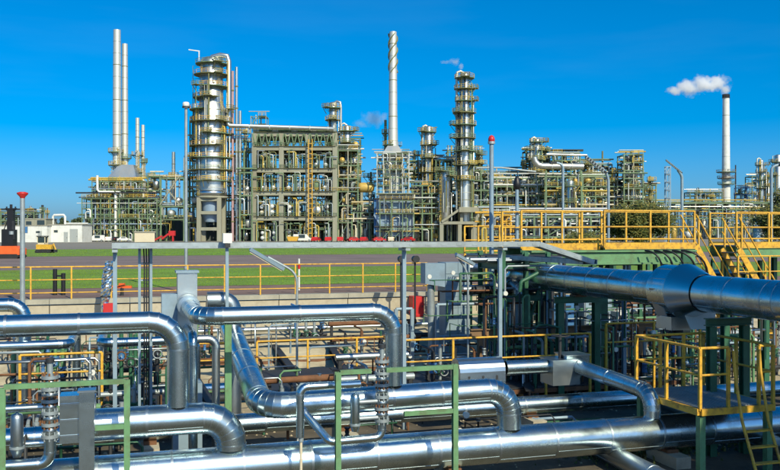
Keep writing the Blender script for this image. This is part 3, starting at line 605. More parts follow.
# valve manifolds and pump skids filling the trench behind the pipes
def manifold(label, p0, p1, v, ztop, n, mats, seed, name='valve_manifold', big=False):
    r = random.Random(seed); u0, u1 = U(p0, v), U(p1, v); t = thing(name, label, 'valves', W((u0 + u1) / 2, v, FL), 'valve manifolds')
    for q in range(2 + (seed % 2)):
        vv = v + q * .45; z_ = FL + .3 + q * .45; MB().tube([W(u0, vv, z_), W(u1, vv, z_)], r.uniform(.05, .09), 12).build('header_pipe', r.choice(mats), t)
        for uu in (u0 + .1, u1 - .1): MB().ubox(W(uu, vv, (z_ + FL) / 2 - .04), (.08, .1, z_ - FL - .08)).build('leg', 'dark', t)
    for k in range(n):
        uu = u0 + (u1 - u0) * (k + .5) / n + r.uniform(-.06, .06); vv = v + r.choice((0, .45)); zt = ztop + r.uniform(-.35, .15); mt = r.choice(mats)
        MB().tube([W(uu, vv, FL + .3), W(uu, vv, zt)], r.uniform(.03, .055), 10).build('riser', mt, t)
        zc = FL + (zt - FL) * r.uniform(.45, .75)
        vb = MB().lathe(W(uu, vv, zc - .12), [(.1, 0), (.1, .03), (.06, .05), (.085, .12), (.06, .19), (.1, .21), (.1, .24), (.0, .24)], 12).build('valve_body', r.choice(['dark', 'blue', 'green_dark']), t)
        MB().cyl(W(uu, vv, zc), W(uu, vv - .3, zc), .018, n=8).build('stem', 'galv', vb)
        MB().lathe(W(uu, vv - .3, zc), [(.1, 0), (.125, .012), (.1, .024), (.085, .012), (.1, 0)], 14, -AV).build('handwheel', r.choice(['dark', 'dark', 'black', 'green_dark', 'rust', 'galv']), vb)
        if r.random() < .6: MB().tube([W(uu, vv, zt), W(uu, vv + .1, zt + .06), W(uu, vv + r.uniform(.4, .9), zt + .06)], .035, 8).build('outlet_pipe', mt, t)
    return t
G1, G2 = ['green', 'galv', 'dark', 'green_dark'], ['galv', 'alu_dull', 'dark', 'rust']
manifold('cluster of small valves and risers at the left behind the thin pipe', 8, 66, 21.5, -.3, 7, G1, 1)
manifold('green and grey valve risers left of the loop leg', 96, 160, 21.5, -.25, 9, G1, 2)
manifold('dense dark valve risers low behind the loop leg', 100, 165, 18.3, -.9, 8, G2, 12)
manifold('pair of blue-wheeled valves against the concrete wall', 292, 330, 27.5, -.3, 4, ['galv', 'blue', 'dark'], 3)
manifold('small valve cluster behind the trench railing at centre', 268, 340, 19.0, -1.05, 7, G2, 4)
manifold('dark valve cluster behind the loop leg at centre', 345, 420, 18.6, -1.0, 8, G2, 5)
manifold('rusty valve risers behind the silver insulation box', 430, 520, 19.8, -.7, 9, ['rust', 'dark', 'galv'], 6)
manifold('dark valve risers under the trunk pipe bend', 520, 600, 19.0, -.4, 9, G1, 7)
manifold('green valve risers standing beyond the crossover platform', 640, 720, 19.5, -.7, 7, G1, 8)
manifold('small grey valve risers at the far right behind the crossover', 725, 790, 20, -.6, 6, G2, 9)
manifold('low valve row behind the leftmost green frame', 5, 100, 17.0, -1.1, 8, G1, 10)
# flat pipes lying in the trench behind
def bundle(label, p0, p1, v, z_, D, mt):
    return pipe('floor_pipe', label, 'pipe', [W(U(p0, v), v, z_), W(U(p1, v), v, z_)], D, n=18, mt=mt, sec=3)
bundle('dull grey pipe on the trench floor below the concrete wall', -60, 560, 29.0, FL + .2, .28, 'alu_dull')
bundle('rusty brown pipe on the floor along the middle of the trench', 150, 800, 25.6, FL + .18, .2, 'rust')
bundle('pale silver pipe on the floor in front of the trench railing', 200, 800, 21.9, FL + .2, .26, 'alu')
bundle('dark pipe on the floor under the trench railing', -60, 460, 20.8, FL + .16, .18, 'dark')
bundle('grey floor pipe just behind the paired rear pipes', -60, 800, 17.6, FL + .2, .24, 'alu_dull')
r = random.Random(31)
for k, (p0, p1, va, vb, lab) in enumerate([(268, 292, 23, 29, 'behind the trench railing, crossing bars'), (330, 352, 20, 27, 'centre behind the loop leg'), (505, 530, 18, 26, 'below the dark rack'), (180, 215, 18, 26, 'left of the green post')]):
    t = thing('floor_beam', 'dark steel beam lying across the trench floor, ' + lab, 'beam', W(U(p0, va), va, FL), 'loose floor beams'); a, b = W(U(p1, va), va, FL + .35), W(U(p0, vb), vb, FL + .5)
    MB().hbeam(a, b, .2, .22).build('beam', 'dark', t)
    for q in (.1, .9): c = a.lerp(b, q); MB().ubox(Vector((c.x, c.y, (c.z - .12 + FL) / 2)), (.3, .3, c.z - .12 - FL)).build('block', 'concrete', t)
t = thing('leaning_props', 'pair of dark crossed props standing before the concrete wall', 'props', S(275, 345, 29)); a = S(268, 336, 29); b = S(283, 328, 29); a.z = FL
MB().bar(a, S(284, 326, 29), .1, .1).build('prop', 'dark', t); c = S(284, 340, 29); c.z = FL; MB().bar(c, S(270, 327, 29) - AV * .15, .1, .1).build('prop', 'rust', t)

# dark rack right of the duct box, below the walkway
def thin_web(label, p0, p1, v0, v1, zlo, zhi, n, seed, mats):      # hand-sized lines threaded through a rack
    r = random.Random(seed); t = thing('small_bore_piping', label, 'pipes', W(U((p0 + p1) / 2, v0), v0, FL), 'small-bore lines')
    for k in range(n):
        px = r.uniform(p0, p1); v = r.uniform(v0, v1); u = U(px, v); z_ = r.uniform(zlo, zhi); q = r.uniform(.012, .035); mt = r.choice(mats); e = r.uniform(-1.8, 1.8); f = r.uniform(-.8, .8)
        MB().tube([W(u, v, FL), W(u, v, z_ - .08), W(u + .08 * (1 if e > 0 else -1), v, z_), W(u + e, v, z_), W(u + e, v + f, z_), W(u + e, v + f, z_ - r.uniform(.2, 1.2))], q, 6).build('line', mt, t)
        if r.random() < .5: c = W(u, v, FL + (z_ - FL) * r.uniform(.4, .9)); MB().lathe(c - AZ * .08, [(.05, 0), (.05, .02), (.03, .04), (.045, .08), (.03, .12), (.05, .14), (.05, .16), (0, .16)], 8).build('small_valve', r.choice(['dark', 'galv', 'blue', 'rust']), t)
        if r.random() < .25: c = W(u + e, v, z_ + .1); MB().cyl(c - AV * .03, c + AV * .02, .06, n=10).build('gauge', 'white', t)
    return t
def rack(label, name, p0, p1, v0, v1, zt, levels, nb, seed, mt='green_dark', pipes=10, mats=('dark', 'alu_dull', 'galv', 'green_dark')):
    r = random.Random(seed); u0, u1 = U(p0, v0), U(p1, v0); t = thing(name, label, 'rack', W((u0 + u1) / 2, v0, FL), 'dark pipe racks')
    for k in range(nb + 1):
        uu = u0 + (u1 - u0) * k / nb
        for vv in (v0, v1): MB().hbeam(W(uu, vv, FL), W(uu, vv, zt), .11, .11, AV).build('column', mt, t)
        for z_ in levels: MB().hbeam(W(uu, v0 + .085, z_), W(uu, v1 - .085, z_), .12, .16).build('beam', mt, t)
    for z_ in levels:
        for vv in (v0, v1):
            for k in range(nb): MB().hbeam(W(u0 + (u1 - u0) * k / nb + .085, vv, z_ + .01), W(u0 + (u1 - u0) * (k + 1) / nb - .085, vv, z_ + .01), .12, .15).build('beam', mt, t)
    for k in range(pipes):
        z_ = r.choice(levels) + .1; vv = r.uniform(v0 + .2, v1 - .2); rr = r.uniform(.04, .11); a = u0 - r.uniform(0, .8); b = u1 + r.uniform(0, .8)
        MB().tube([W(a, vv, z_ + rr), W(b, vv, z_ + rr)] + ([W(b + .1, vv, z_ + rr - .1), W(b + .1, vv, FL + .1)] if r.random() < .5 else []), rr, 10).build('pipe', r.choice(mats), t)
    for k in range(nb): 
        a = u0 + (u1 - u0) * k / nb; b = u0 + (u1 - u0) * (k + 1) / nb
        if r.random() < .6: MB().bar(W(a, v0 + .1, levels[0]), W(b, v0 + .1, levels[-1] if len(levels) > 1 else zt), .06, .06).build('brace', mt, t)
    return t
rack('dark green pipe rack beside the duct box under the red-topped post', 'pipe_rack', 503, 548, 20.5, 22.0, 1.75, (-.6, .5, 1.35), 2, 1, pipes=18)
rack('dark rack supporting the yellow walkway left part', 'pipe_rack', 548, 640, 23.2, 25.5, 1.38, (-.4, .55, 1.3), 3, 2, pipes=12)
rack('shaded rack below the walkway stairs', 'pipe_rack', 655, 760, 24.5, 27.0, 1.3, (-.3, .6), 3, 3, pipes=10)
# control cabinets in the shade
for k, (p0, p1, ya, yb, v, lab) in enumerate([(552, 574, 296, 330, 22.3, 'dark blue control cabinet under the trunk pipe start'), (585, 612, 300, 326, 22.6, 'pale grey louvred cabinet between dark columns'), (618, 628, 312, 328, 21.6, 'small white cabinet beside the paired green columns'), (632, 668, 296, 322, 23.8, 'wide grey louvred cabinet below the big pipe')]):
    u0, u1 = U(p0, v), U(p1, v); z0, z1 = Z(p0, yb, v), Z(p0, ya, v); t = thing('control_cabinet', lab, 'cabinet', W((u0 + u1) / 2, v, FL), 'control cabinets')
    mt = ['blue', 'bluegrey', 'white', 'bluegrey'][k]
    MB().ubox(W((u0 + u1) / 2, v + .2, (z0 + z1) / 2), (u1 - u0, .4, z1 - z0)).build('housing', mt, t)
    for q in range(4): MB().ubox(W((u0 + u1) / 2, v - .012, z1 - .12 - q * (z1 - z0) / 5), ((u1 - u0) * .7, .02, .05)).build('louvre', 'dark', t)
    for uu in (u0 + .08, u1 - .08): MB().ubox(W(uu, v + .2, (z0 + FL) / 2), (.08, .08, z0 - FL)).build('leg', 'dark', t)
# paired green columns under the big pipe
for k, (px, v, y, lab) in enumerate([(602, 19.8, 298, 'under the trunk pipe near its far bend'), (725, 17.2, 312, 'beyond the crossover platform'), (624, 19.0, 300, 'slim one beside the white cabinet'), (765, 19, 315, 'at the right edge behind the crossover')]):
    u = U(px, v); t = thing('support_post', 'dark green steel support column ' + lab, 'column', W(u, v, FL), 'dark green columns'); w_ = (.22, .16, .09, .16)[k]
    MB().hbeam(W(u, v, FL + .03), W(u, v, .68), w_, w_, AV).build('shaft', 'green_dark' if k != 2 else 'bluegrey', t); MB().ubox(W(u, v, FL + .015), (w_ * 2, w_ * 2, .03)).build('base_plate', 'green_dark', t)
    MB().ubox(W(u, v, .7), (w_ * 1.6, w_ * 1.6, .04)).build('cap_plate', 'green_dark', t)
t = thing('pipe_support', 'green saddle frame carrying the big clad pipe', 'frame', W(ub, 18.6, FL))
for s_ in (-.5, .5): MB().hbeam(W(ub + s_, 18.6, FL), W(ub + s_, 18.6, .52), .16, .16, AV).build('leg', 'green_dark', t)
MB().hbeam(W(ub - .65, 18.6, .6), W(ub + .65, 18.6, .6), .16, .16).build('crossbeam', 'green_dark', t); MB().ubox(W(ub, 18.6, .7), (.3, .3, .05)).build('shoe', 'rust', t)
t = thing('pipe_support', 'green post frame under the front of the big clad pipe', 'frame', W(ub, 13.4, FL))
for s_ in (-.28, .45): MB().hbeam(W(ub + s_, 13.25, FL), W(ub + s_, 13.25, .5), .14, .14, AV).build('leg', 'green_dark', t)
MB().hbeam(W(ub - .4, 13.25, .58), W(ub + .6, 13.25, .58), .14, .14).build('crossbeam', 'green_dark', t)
# odd pipes in the dark middle
pipe('branch_pipe', 'dull pale pipe reaching sideways from the duct box to the dark rack', 'pipe', [W(U(463, 22), 22, Z(480, 290, 22)), W(U(492, 22), 22, Z(480, 289, 22)), W(U(505, 22), 21.2, Z(500, 276, 22)), W(U(505, 22), 21.2, FL)], .28, .3, n=20, mt='alu_dull')
pipe('branch_pipe', 'dark shaded pipe with a lit tip poking up by the trunk pipe', 'pipe', [S(520, 292, 19), S(521, 282, 19), S(538, 273, 19)], .1, .1, n=14, mt='green_dark')
pipe('branch_pipe', 'shaded blue-black pipe level behind the duct box', 'pipe', [W(U(462, 27), 27, Z(480, 268, 27)), W(U(545, 27), 27, Z(480, 267, 27))], .42, n=20, mt='alu_dull')
pipe('branch_pipe', 'thin yellow-brown riser pair beside the red-topped post', 'pipe', [W(U(482, 24), 24, FL), W(U(482, 24), 24, 2.4), W(U(486, 24), 24, 2.4), W(U(486, 24), 24, FL)], .07, .08, n=10, mt='yellow_old', band=False)
t = thing('wall_beam', 'tan brown horizontal beam low across the dark rack', 'beam', W(U(520, 20.2), 20.2, FL)); MB().hbeam(W(U(470, 20.2), 20.2, Z(530, 331, 20.2)), W(U(690, 20.2), 20.2, Z(530, 331, 20.2)), .14, .2).build('beam', 'brown', t)
for px in (480, 560, 640): MB().ubox(W(U(px, 20.2), 20.2, (Z(530, 331, 20.2) - .11 + FL) / 2), (.12, .12, Z(530, 331, 20.2) - .11 - FL)).build('leg', 'brown', t)

# ------------------------------------------------------------------ upper walkway with stairs
zd = 1.84; PV2 = 22.75
def walkway(label, p0, p1, v0, v1, z_, toe=True, posts=()):
    u0, u1 = U(p0, v0), U(p1, v0); t = thing('walkway', label, 'walkway', W((u0 + u1) / 2, v0, FL), 'yellow railed walkways')
    k = max(1, round((u1 - u0) / 1.2))
    for i in range(k): MB().ubox(W(u0 + (u1 - u0) * (i + .5) / k, (v0 + v1) / 2, z_ - .02), ((u1 - u0) / k - .02, v1 - v0 - .02, .04)).build('deck_panel', 'grate', t)
    for vv in (v0, v1): MB().hbeam(W(u0, vv, z_ - .23), W(u1, vv, z_ - .23), .12, .34).build('side_beam', 'green', t)
    for q, vv in enumerate((v0 - .02, v1 + .02)):
        L = u1 - u0; n = max(2, round(L / 1.5))
        for i in range(n + 1): MB().ubox(W(u0 + L * i / n, vv, z_ + .53), (.055, .055, 1.14)).build('post', 'yellow', t)
        for h, rr in ((1.09, .027), (.6, .022), (.22, .022)): MB().tube([W(u0, vv, z_ + h), W(u1, vv, z_ + h)], rr, 8).build('rail', 'yellow', t)
        MB().ubox(W((u0 + u1) / 2, vv - .036, z_ + .01), (L, .012, .2)).build('toe_board', 'yellow', t)
    for px in posts:
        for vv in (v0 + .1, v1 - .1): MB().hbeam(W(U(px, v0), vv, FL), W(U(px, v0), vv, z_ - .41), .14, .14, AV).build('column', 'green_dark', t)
    return t
walkway('long yellow-railed walkway with green beams below the bush', 604, 694, PV2, PV2 + 1.3, zd, posts=(612, 688))
walkway('yellow-railed walkway section before the right process racks', 521, 601, PV2 + .3, PV2 + 1.6, zd - .02, posts=(530, 595))
walkway('yellow-railed walkway section leaving the right edge', 736, 830, PV2 + .6, PV2 + 1.9, zd, posts=(748, 800))
walkway('lower yellow-railed landing far left of the upper walkway', 478, 520, 27.0, 28.2, 1.4, posts=(482, 515))
def stair(label, px0, v, z0, z1, run, wd=.8):
    u0 = U(px0, v); t = thing('stair', label, 'stairs', W(u0 + run, v, z1), 'steep steel stairs'); a0, b0 = W(u0, v, z0), W(u0 + run, v, z1)
    for q in (0, wd):
        o = AV * q; MB().bar(a0 + o, b0 + o, .04, .2, AU).build('stringer', 'yellow', t)
        for h, rr in ((1.0, .026), (.55, .02)): MB().tube([a0 + o + AZ * h, b0 + o + AZ * h], rr, 8).build('handrail', 'yellow', t)
        for f in (.05, .5, .95): p = a0.lerp(b0, f) + o; MB().ubox(p + AZ * .5, (.045, .045, 1.0)).build('post', 'yellow', t)
    n = int((z0 - z1) / .22)
    for k in range(n): p = a0.lerp(b0, (k + .5) / n) + AV * wd / 2; MB().ubox(p, (.22, wd - .05, .03)).build('tread', 'grate', t)
stair('steep yellow stair going down from the end of the long walkway', 696, PV2 + .2, zd, -1.2, 2.0)
stair('steep yellow stair descending before the right-edge walkway section', 739, PV2 - .5, zd - .1, -1.2, 2.0)
for px, z1_ in ((700, 1.2), (714, 1.0)):
    pass
railing('guard_railing', 'low yellow railing at the foot of the steep stairs', [W(U(738, 21.5), 21.5, zd - 1.35), W(U(800, 21.5), 21.5, zd - 1.35)], 1.05, 1.2, group='yellow railings', levels=(1.0, .55))
t = thing('lower_landing', 'green framed landing under the steep yellow stairs', 'landing', W(U(740, 21.5), 21.5, FL)); 
for i in range(3): MB().ubox(W(U(738, 21.5) + .75 + i * 1.0, 22.2, zd - 1.37), (.98, 1.3, .04)).build('deck_panel', 'grate', t)
MB().hbeam(W(U(735, 21.5), 21.55, zd - 1.55), W(U(830, 21.5), 21.55, zd - 1.55), .12, .26).build('side_beam', 'green', t)
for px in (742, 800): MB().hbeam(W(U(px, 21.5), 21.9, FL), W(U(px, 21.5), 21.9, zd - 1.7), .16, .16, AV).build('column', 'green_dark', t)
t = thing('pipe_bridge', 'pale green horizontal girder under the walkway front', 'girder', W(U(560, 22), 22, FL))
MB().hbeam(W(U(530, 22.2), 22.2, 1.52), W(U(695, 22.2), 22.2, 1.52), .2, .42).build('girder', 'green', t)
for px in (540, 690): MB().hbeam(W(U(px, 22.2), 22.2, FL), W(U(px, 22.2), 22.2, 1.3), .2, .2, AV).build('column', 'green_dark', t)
# steel gussets with hoses under walkway
m = thing('hose_bundle', 'black hoses arching down from the walkway edge', 'hoses', W(U(660, 22), 21.9, 1.3))
for k in range(5):
    uu = U(645 + 9 * k, 21.9); MB().tube([W(uu + .5 * s * (1 + .2 * k), 21.9 - .35 * math.sin(math.pi * s * .9), 1.72 - .9 * s * s) for s in [j / 8 for j in range(9)]], .03, 8).build('hose', 'black', m)
for px in (696,): 
    t = thing('gusset_plate', 'dark green triangular gusset at the head of the stairs', 'gusset', W(U(px, 22), 22, .4)); MB().prism([W(U(683, 22.1), 22.1, 1.75), W(U(710, 22.1), 22.1, .75), W(U(683, 22.1), 22.1, .75)], AV * .06).build('plate', 'green_dark', t); MB().hbeam(W(U(686, 22.14), 22.16, FL), W(U(686, 22.14), 22.16, .75), .1, .1).build('leg', 'green_dark', t)

# ------------------------------------------------------------------ crossover platform
zp, va, vb = -.7, 12.0, 13.85; ua, ubb = U(700, va), U(773, va)
t = thing('crossover_platform', 'small yellow-railed crossover platform with grey grating over the thickest pipe', 'platform', W(ua, va, FL))
for k in range(4): MB().ubox(W(ua + (ubb - ua) * (k + .5) / 4, (va + vb) / 2, zp - .02), ((ubb - ua) / 4 - .015, vb - va, .04)).build('deck_panel', 'grate', t)
m = MB()
for k in range(int((ubb - ua) / .06)): m.ubox(W(ua + .03 + .06 * k, (va + vb) / 2, zp + .006), (.012, vb - va - .02, .012))
m.build('grating_bars', 'galv', t)
for (a, b) in ((W(ua, va - .03, zp - .06), W(ubb, va - .03, zp - .06)), (W(ua, vb + .03, zp - .06), W(ubb, vb + .03, zp - .06)), (W(ua - .03, va, zp - .06), W(ua - .03, vb, zp - .06)), (W(ubb + .03, va, zp - .06), W(ubb + .03, vb, zp - .06))):
    MB().bar(a, b, .05, .11).build('edge_beam', 'yellow', t)
for uu in (ua + .06, ubb - .06):
    for vv in (va + .06, vb - .06): MB().ubox(W(uu, vv, (zp - .14 + FL) / 2), (.11, .11, zp - .14 - FL)).build('leg', 'green', t)
um = ua + (ubb - ua) * .38; un = ua + (ubb - ua) * .80
def rl(a, b, hs=(1.0, .55)):
    for i, h in enumerate(hs): MB().tube([a + AZ * h, b + AZ * h], .025 if i == 0 else .02, 8).build('rail', 'yellow', t)
def ps(p): MB().ubox(p + AZ * .5 - AZ * .02, (.05, .05, 1.04)).build('post', 'yellow', t)
cs = [W(ua, va, zp), W(ua, vb, zp), W(ubb, vb, zp), W(ubb, va, zp)]
rl(cs[0], cs[1]); rl(cs[1], cs[2]); rl(cs[2], cs[3]); rl(W(un, va, zp), cs[3]); rl(cs[0], W(um, va, zp))
for p in cs + [cs[0].lerp(cs[1], .5), cs[1].lerp(cs[2], .35), cs[1].lerp(cs[2], .7), cs[2].lerp(cs[3], .5), W(um, va, zp), W(un, va, zp)]: ps(p)
tl = thing('platform_ladder', 'yellow step ladder leaning on the front of the crossover platform', 'ladder', W(um, va - .6, FL))
for uu in (um + .05, un - .05):
    MB().tube([W(uu, va - .07, zp + .95), W(uu, va - .1, zp + .6), W(uu, va - .28, zp - .2), W(uu, va - .72, FL)], .027, 8).build('stringer', 'yellow', tl)
for k in range(4): f = .15 + k * .24; p = W(0, va - .28 - .44 * f, zp - .2 + (FL - zp + .2) * f); MB().ubox(W((um + un) / 2, va - .28 - .44 * f, zp - .2 + (FL - zp + .2) * f), (un - um - .1, .1, .025)).build('rung', 'yellow', tl)

# ------------------------------------------------------------------ added pipe rack, unseen beyond the right edge, put in to shade the trench
t = thing('shade_rack', 'unseen pipe rack added past the right picture edge to shade the trench', 'process rack', W(14, 4, FL))
ra, rb, zr = 11.1, 16.6, 5.6
for vv in (-6, 0, 6, 10.8):
    for uu in (ra, rb): MB().hbeam(W(uu, vv, FL), W(uu, vv, zr + 1.6), .3, .3, AV).build('column', 'green_dark', t)
    for z_ in (zr - .2, zr + 1.4): MB().hbeam(W(ra + .16, vv, z_), W(rb - .16, vv, z_), .25, .35).build('beam', 'green_dark', t)
for k, (uu, q) in enumerate(((11.5, .3), (12.3, .35), (13.1, .4), (14.1, .3), (15.0, .35), (15.9, .35))): MB().cyl(W(uu, -8, zr + q), W(uu, 11.3, zr + q), q, n=20).build('pipe', 'alu', t)
for k, (uu, q) in enumerate(((11.8, .35), (12.9, .45), (14.2, .4), (15.4, .3))): MB().cyl(W(uu, -8, zr + 1.6 + q), W(uu, 11.3, zr + 1.6 + q), q, n=20).build('pipe', 'alu_dull', t)

TW = ['galv', 'dark', 'green', 'green_dark', 'alu_dull', 'rust', 'black', 'bluegrey']
thin_web('web of thin lines and gauges beside the grey duct box', 482, 552, 18.6, 23, -1.2, 1.5, 60, 1, TW)
thin_web('web of thin lines below the start of the big clad pipe', 555, 640, 18.5, 22.5, -1.4, .6, 46, 2, TW)
thin_web('thin lines tangled behind the crossover platform', 640, 780, 18, 24, -1.5, .7, 46, 3, TW)
thin_web('thin lines and small valves left of the loop leg', 0, 190, 17.5, 24, -1.7, -.2, 44, 4, TW)
thin_web('thin lines and small valves behind the centre loop leg', 200, 440, 18, 24, -1.8, -.9, 34, 5, TW)

thin_web('thin lines and small valves on the sandy bank below the wall', 190, 425, 24.5, 29.5, -1.0, -.35, 16, 6, TW)
thin_web('thin lines below the wall left of the wrapped hydrant', 0, 180, 24.5, 29, -1.2, -.4, 16, 7, TW)
manifold('row of small valves on the sandy bank right of centre', 335, 425, 26.0, -.85, 5, ['galv', 'dark', 'green_dark', 'rust'], 21)
manifold('row of small valves on the sandy bank left of the green post', 110, 220, 25.6, -.7, 10, ['galv', 'dark', 'green', 'rust'], 22)
bundle('thin dark pipe resting on the sandy bank', 40, 440, 26.8, FL + .75, .16, 'dark'); bundle('thin silver pipe resting on the sandy bank near the wall', 150, 430, 28.2, FL + .95, .16, 'alu_dull')
thin_web('thin lines threaded low between the foreground pipes', 60, 640, 14.0, 17.5, -1.75, -1.1, 22, 8, TW)
# ================================================================== FAR PLANT
def rail_ring(m, c, r, h, n=12, t=.07, a0=0, a1=2 * math.pi):
    P = [c + Vector((math.cos(a0 + (a1 - a0) * k / n), math.sin(a0 + (a1 - a0) * k / n), 0)) * r for k in range(n + 1)]
    for k in range(n):
        m.bar(P[k] + AZ * h, P[k + 1] + AZ * h, t, t); m.bar(P[k] + AZ * h * .5, P[k + 1] + AZ * h * .5, t * .8, t * .8); m.bar(P[k], P[k] + AZ * h, t, t)
def ring_plat(t, c, r0, r1, mt, rmt, a0=0, a1=2 * math.pi, n=16, th=.22):
    m = MB(); full = abs(a1 - a0 - 2 * math.pi) < .01; A = [a0 + (a1 - a0) * k / n for k in range(n + 1)]
    e = [Vector((math.cos(a), math.sin(a), 0)) for a in A]; vs = []
    for k in range(n + 1): vs += [c + e[k] * r0, c + e[k] * r1, c + e[k] * r1 - AZ * th, c + e[k] * r0 - AZ * th]
    fs = []
    for k in range(n):
        i = 4 * k; fs += [(i, i + 1, i + 5, i + 4), (i + 1, i + 2, i + 6, i + 5), (i + 2, i + 3, i + 7, i + 6)]
    m.add(vs, fs); p = m.build('platform', mt, t)
    m = MB(); rail_ring(m, c, r1 - .06, 1.2, n, .1, a0, a1); m.build('handrail', rmt, p)
    m = MB()
    for k in range(0, n, 3): m.bar(c + e[k] * r0 - AZ * 1.3, c + e[k] * (r1 - .2) - AZ * th, .12, .12)
    m.build('bracket', 'green_far', p)
    return p
def ladder(t, a, z0, z1, mt='yellow_old', cage=True, out=Vector((0, -1, 0))):
    m = MB(); x = out.cross(AZ).normalized()
    for s_ in (-.3, .3): m.bar(Vector((a.x, a.y, z0)) + x * s_, Vector((a.x, a.y, z1)) + x * s_, .09, .09)
    k = int((z1 - z0) / .6)
    for i in range(k): p = Vector((a.x, a.y, z0 + .6 * i)); m.bar(p - x * .3, p + x * .3, .06, .06)
    if cage:
        for i in range(int((z1 - z0 - 2) / 1.2)):
            p = Vector((a.x, a.y, z0 + 2 + 1.2 * i)); q = [p - x * .35, p - x * .4 + out * .5, p + out * .8, p + x * .4 + out * .5, p + x * .35]
            for j in range(4): m.bar(q[j], q[j + 1], .06, .06)
    return m.build('ladder', mt, t)
def tower(name, label, cat, px, d, prof, plats, mt='steel_far', group=None, head=True, over=None, seed=1, rings=9, ladders=True, pmt='olive', rmt='yellow_old', base='skirt', zb=0.0, bigplat=1.5, risers=0):
    """prof: list of (y pixel, width pixel) from the top down; plats: y pixels"""
    s = d / FPX; c0 = F(px, 0, d); c = Vector((c0.x, c0.y, 0)); r_ = random.Random(seed); zz = lambda y: F(0, y, d).z
    t = thing(name, label, cat, Vector((c.x, c.y, zb)), group)
    P = []
    for (y, w_) in reversed(prof): P.append((w_ * s / 2, max(zz(y), zb)))
    rt, zt = P[-1]
    if head:
        for k in range(1, 6): a = math.pi / 2 * k / 5; P.append((rt * math.cos(a), zt + rt * .5 * math.sin(a)))
    MB().lathe(c, P, 24).build('shell', mt, t)
    def rad(z_):
        for i in range(len(P) - 1):
            if P[i][1] <= z_ <= P[i + 1][1]:
                f = (z_ - P[i][1]) / max(1e-6, P[i + 1][1] - P[i][1]); return P[i][0] + (P[i + 1][0] - P[i][0]) * f
        return P[0][0] if z_ < P[0][1] else rt
    z0, z1 = P[0][1], zt; k = max(2, int((z1 - z0) / (rings * s)))
    for i in range(1, k):
        z_ = z0 + (z1 - z0) * i / k; q = rad(z_) + .05; MB().lathe(c, [(q - .06, z_ - .1), (q, z_ - .1), (q, z_ + .1), (q - .06, z_ + .1)], 24, smooth=False).build('seam_band', 'steel_stack' if i % 3 else 'olive', t)
    pz = [zz(y) for y in plats]
    for i, z_ in enumerate(pz):
        q = rad(z_); a0 = r_.uniform(0, 6.28); full = r_.random() < .55
        ring_plat(t, c + AZ * z_, q + .02, q + bigplat * r_.uniform(.75, 1.15), pmt if i % 2 else 'green_far', rmt if r_.random() < .7 else 'green_far', *( (0, 2 * math.pi) if full else (a0, a0 + 4.3)))
        if r_.random() < .7:      # manway and nozzles
            a = -math.pi / 2 + r_.uniform(-.9, .9); e = Vector((math.cos(a), math.sin(a), 0)); MB().cyl(c + AZ * (z_ + 1.2) + e * (q - .1), c + AZ * (z_ + 1.2) + e * (q + .5), .42, n=10).build('manway', 'steel_stack', t)
    if ladders and pz:
        ps = sorted(pz); ps = [zb] + ps
        for i in range(len(ps) - 1):
            a = -math.pi / 2 + (.75 if i % 2 else -.75) + r_.uniform(-.15, .15); e = Vector((math.cos(a), math.sin(a), 0)); q = max(rad(ps[i]), rad(ps[i + 1])) + .45; ladder(t, c + e * q, ps[i], ps[i + 1] + 1, out=e)
    for k in range(risers):            # small lines clipped to the shell
        a = -math.pi / 2 + r_.uniform(-1.7, 1.7); za = r_.uniform(z0, z0 + (z1 - z0) * .6); zc = min(z1, za + (z1 - z0) * r_.uniform(.15, .6)); q = max(rad(za), rad(zc)) + r_.uniform(.35, 1.1); e = Vector((math.cos(a), math.sin(a), 0)); w_ = r_.uniform(.1, .24)
        MB().tube([c + e * (rad(zc) - .1) + AZ * (zc + .1), c + e * q + AZ * zc, c + e * q + AZ * za], w_, 8).build('riser', r_.choice(['olive', 'yellow_old', 'green_far', 'steel_stack', 'steel_far', 'dark', 'dark']), t)
    for i, z_ in enumerate(pz if risers else []):    # side landings with railings
        a = r_.choice((-2.9, -2.3, -1.0, -.3, -1.57)); e = Vector((math.cos(a), math.sin(a), 0)); x = Vector((-e.y, e.x, 0)); q = rad(z_) + bigplat; p = c + e * q + AZ * z_
        l_ = MB().box(p, (2.2, 2.8, .25), (e, x, AZ)).build('landing', 'olive', t); m = MB()
        for h in (.6, 1.2): m.bar(p + e * 1.1 - x * 1.4 + AZ * h, p + e * 1.1 + x * 1.4 + AZ * h, .13, .13); m.bar(p - e * 1.1 + x * 1.4 + AZ * h, p + e * 1.1 + x * 1.4 + AZ * h, .13, .13); m.bar(p - e * 1.1 - x * 1.4 + AZ * h, p + e * 1.1 - x * 1.4 + AZ * h, .13, .13)
        for s_ in (-1.4, 0, 1.4): m.bar(p + e * 1.1 + x * s_, p + e * 1.1 + x * s_ + AZ * 1.2, .13, .13)
        m.bar(p + e * .9 - x * 1.2, p - e * .9 - x * 1.2 - AZ * 2.2, .16, .16); m.build('landing_rail', r_.choice(['yellow_old', 'green_far', 'olive']), l_)
    if over:
        for (dx, w_, ya, yb, om) in over: MB().tube([Vector((c.x, c.y, zz(ya) + .2)), Vector((c.x + dx * s * .5, c.y - .2, zz(ya) + .9)), Vector((c.x + dx * s * .92, c.y - .4, zz(ya) + .5)), Vector((c.x + dx * s, c.y - .5, zz(ya) - 1.2)), Vector((c.x + dx * s, c.y - .5, max(zb, zz(yb))))], w_ * s / 2, 12).build('overhead_pipe', om, t)
    return t
D0 = 280.0; s0 = D0 / FPX
def Z0(y, d=D0): return F(0, y, d).z
def X0(x, d=D0): return F(x, 0, d).x

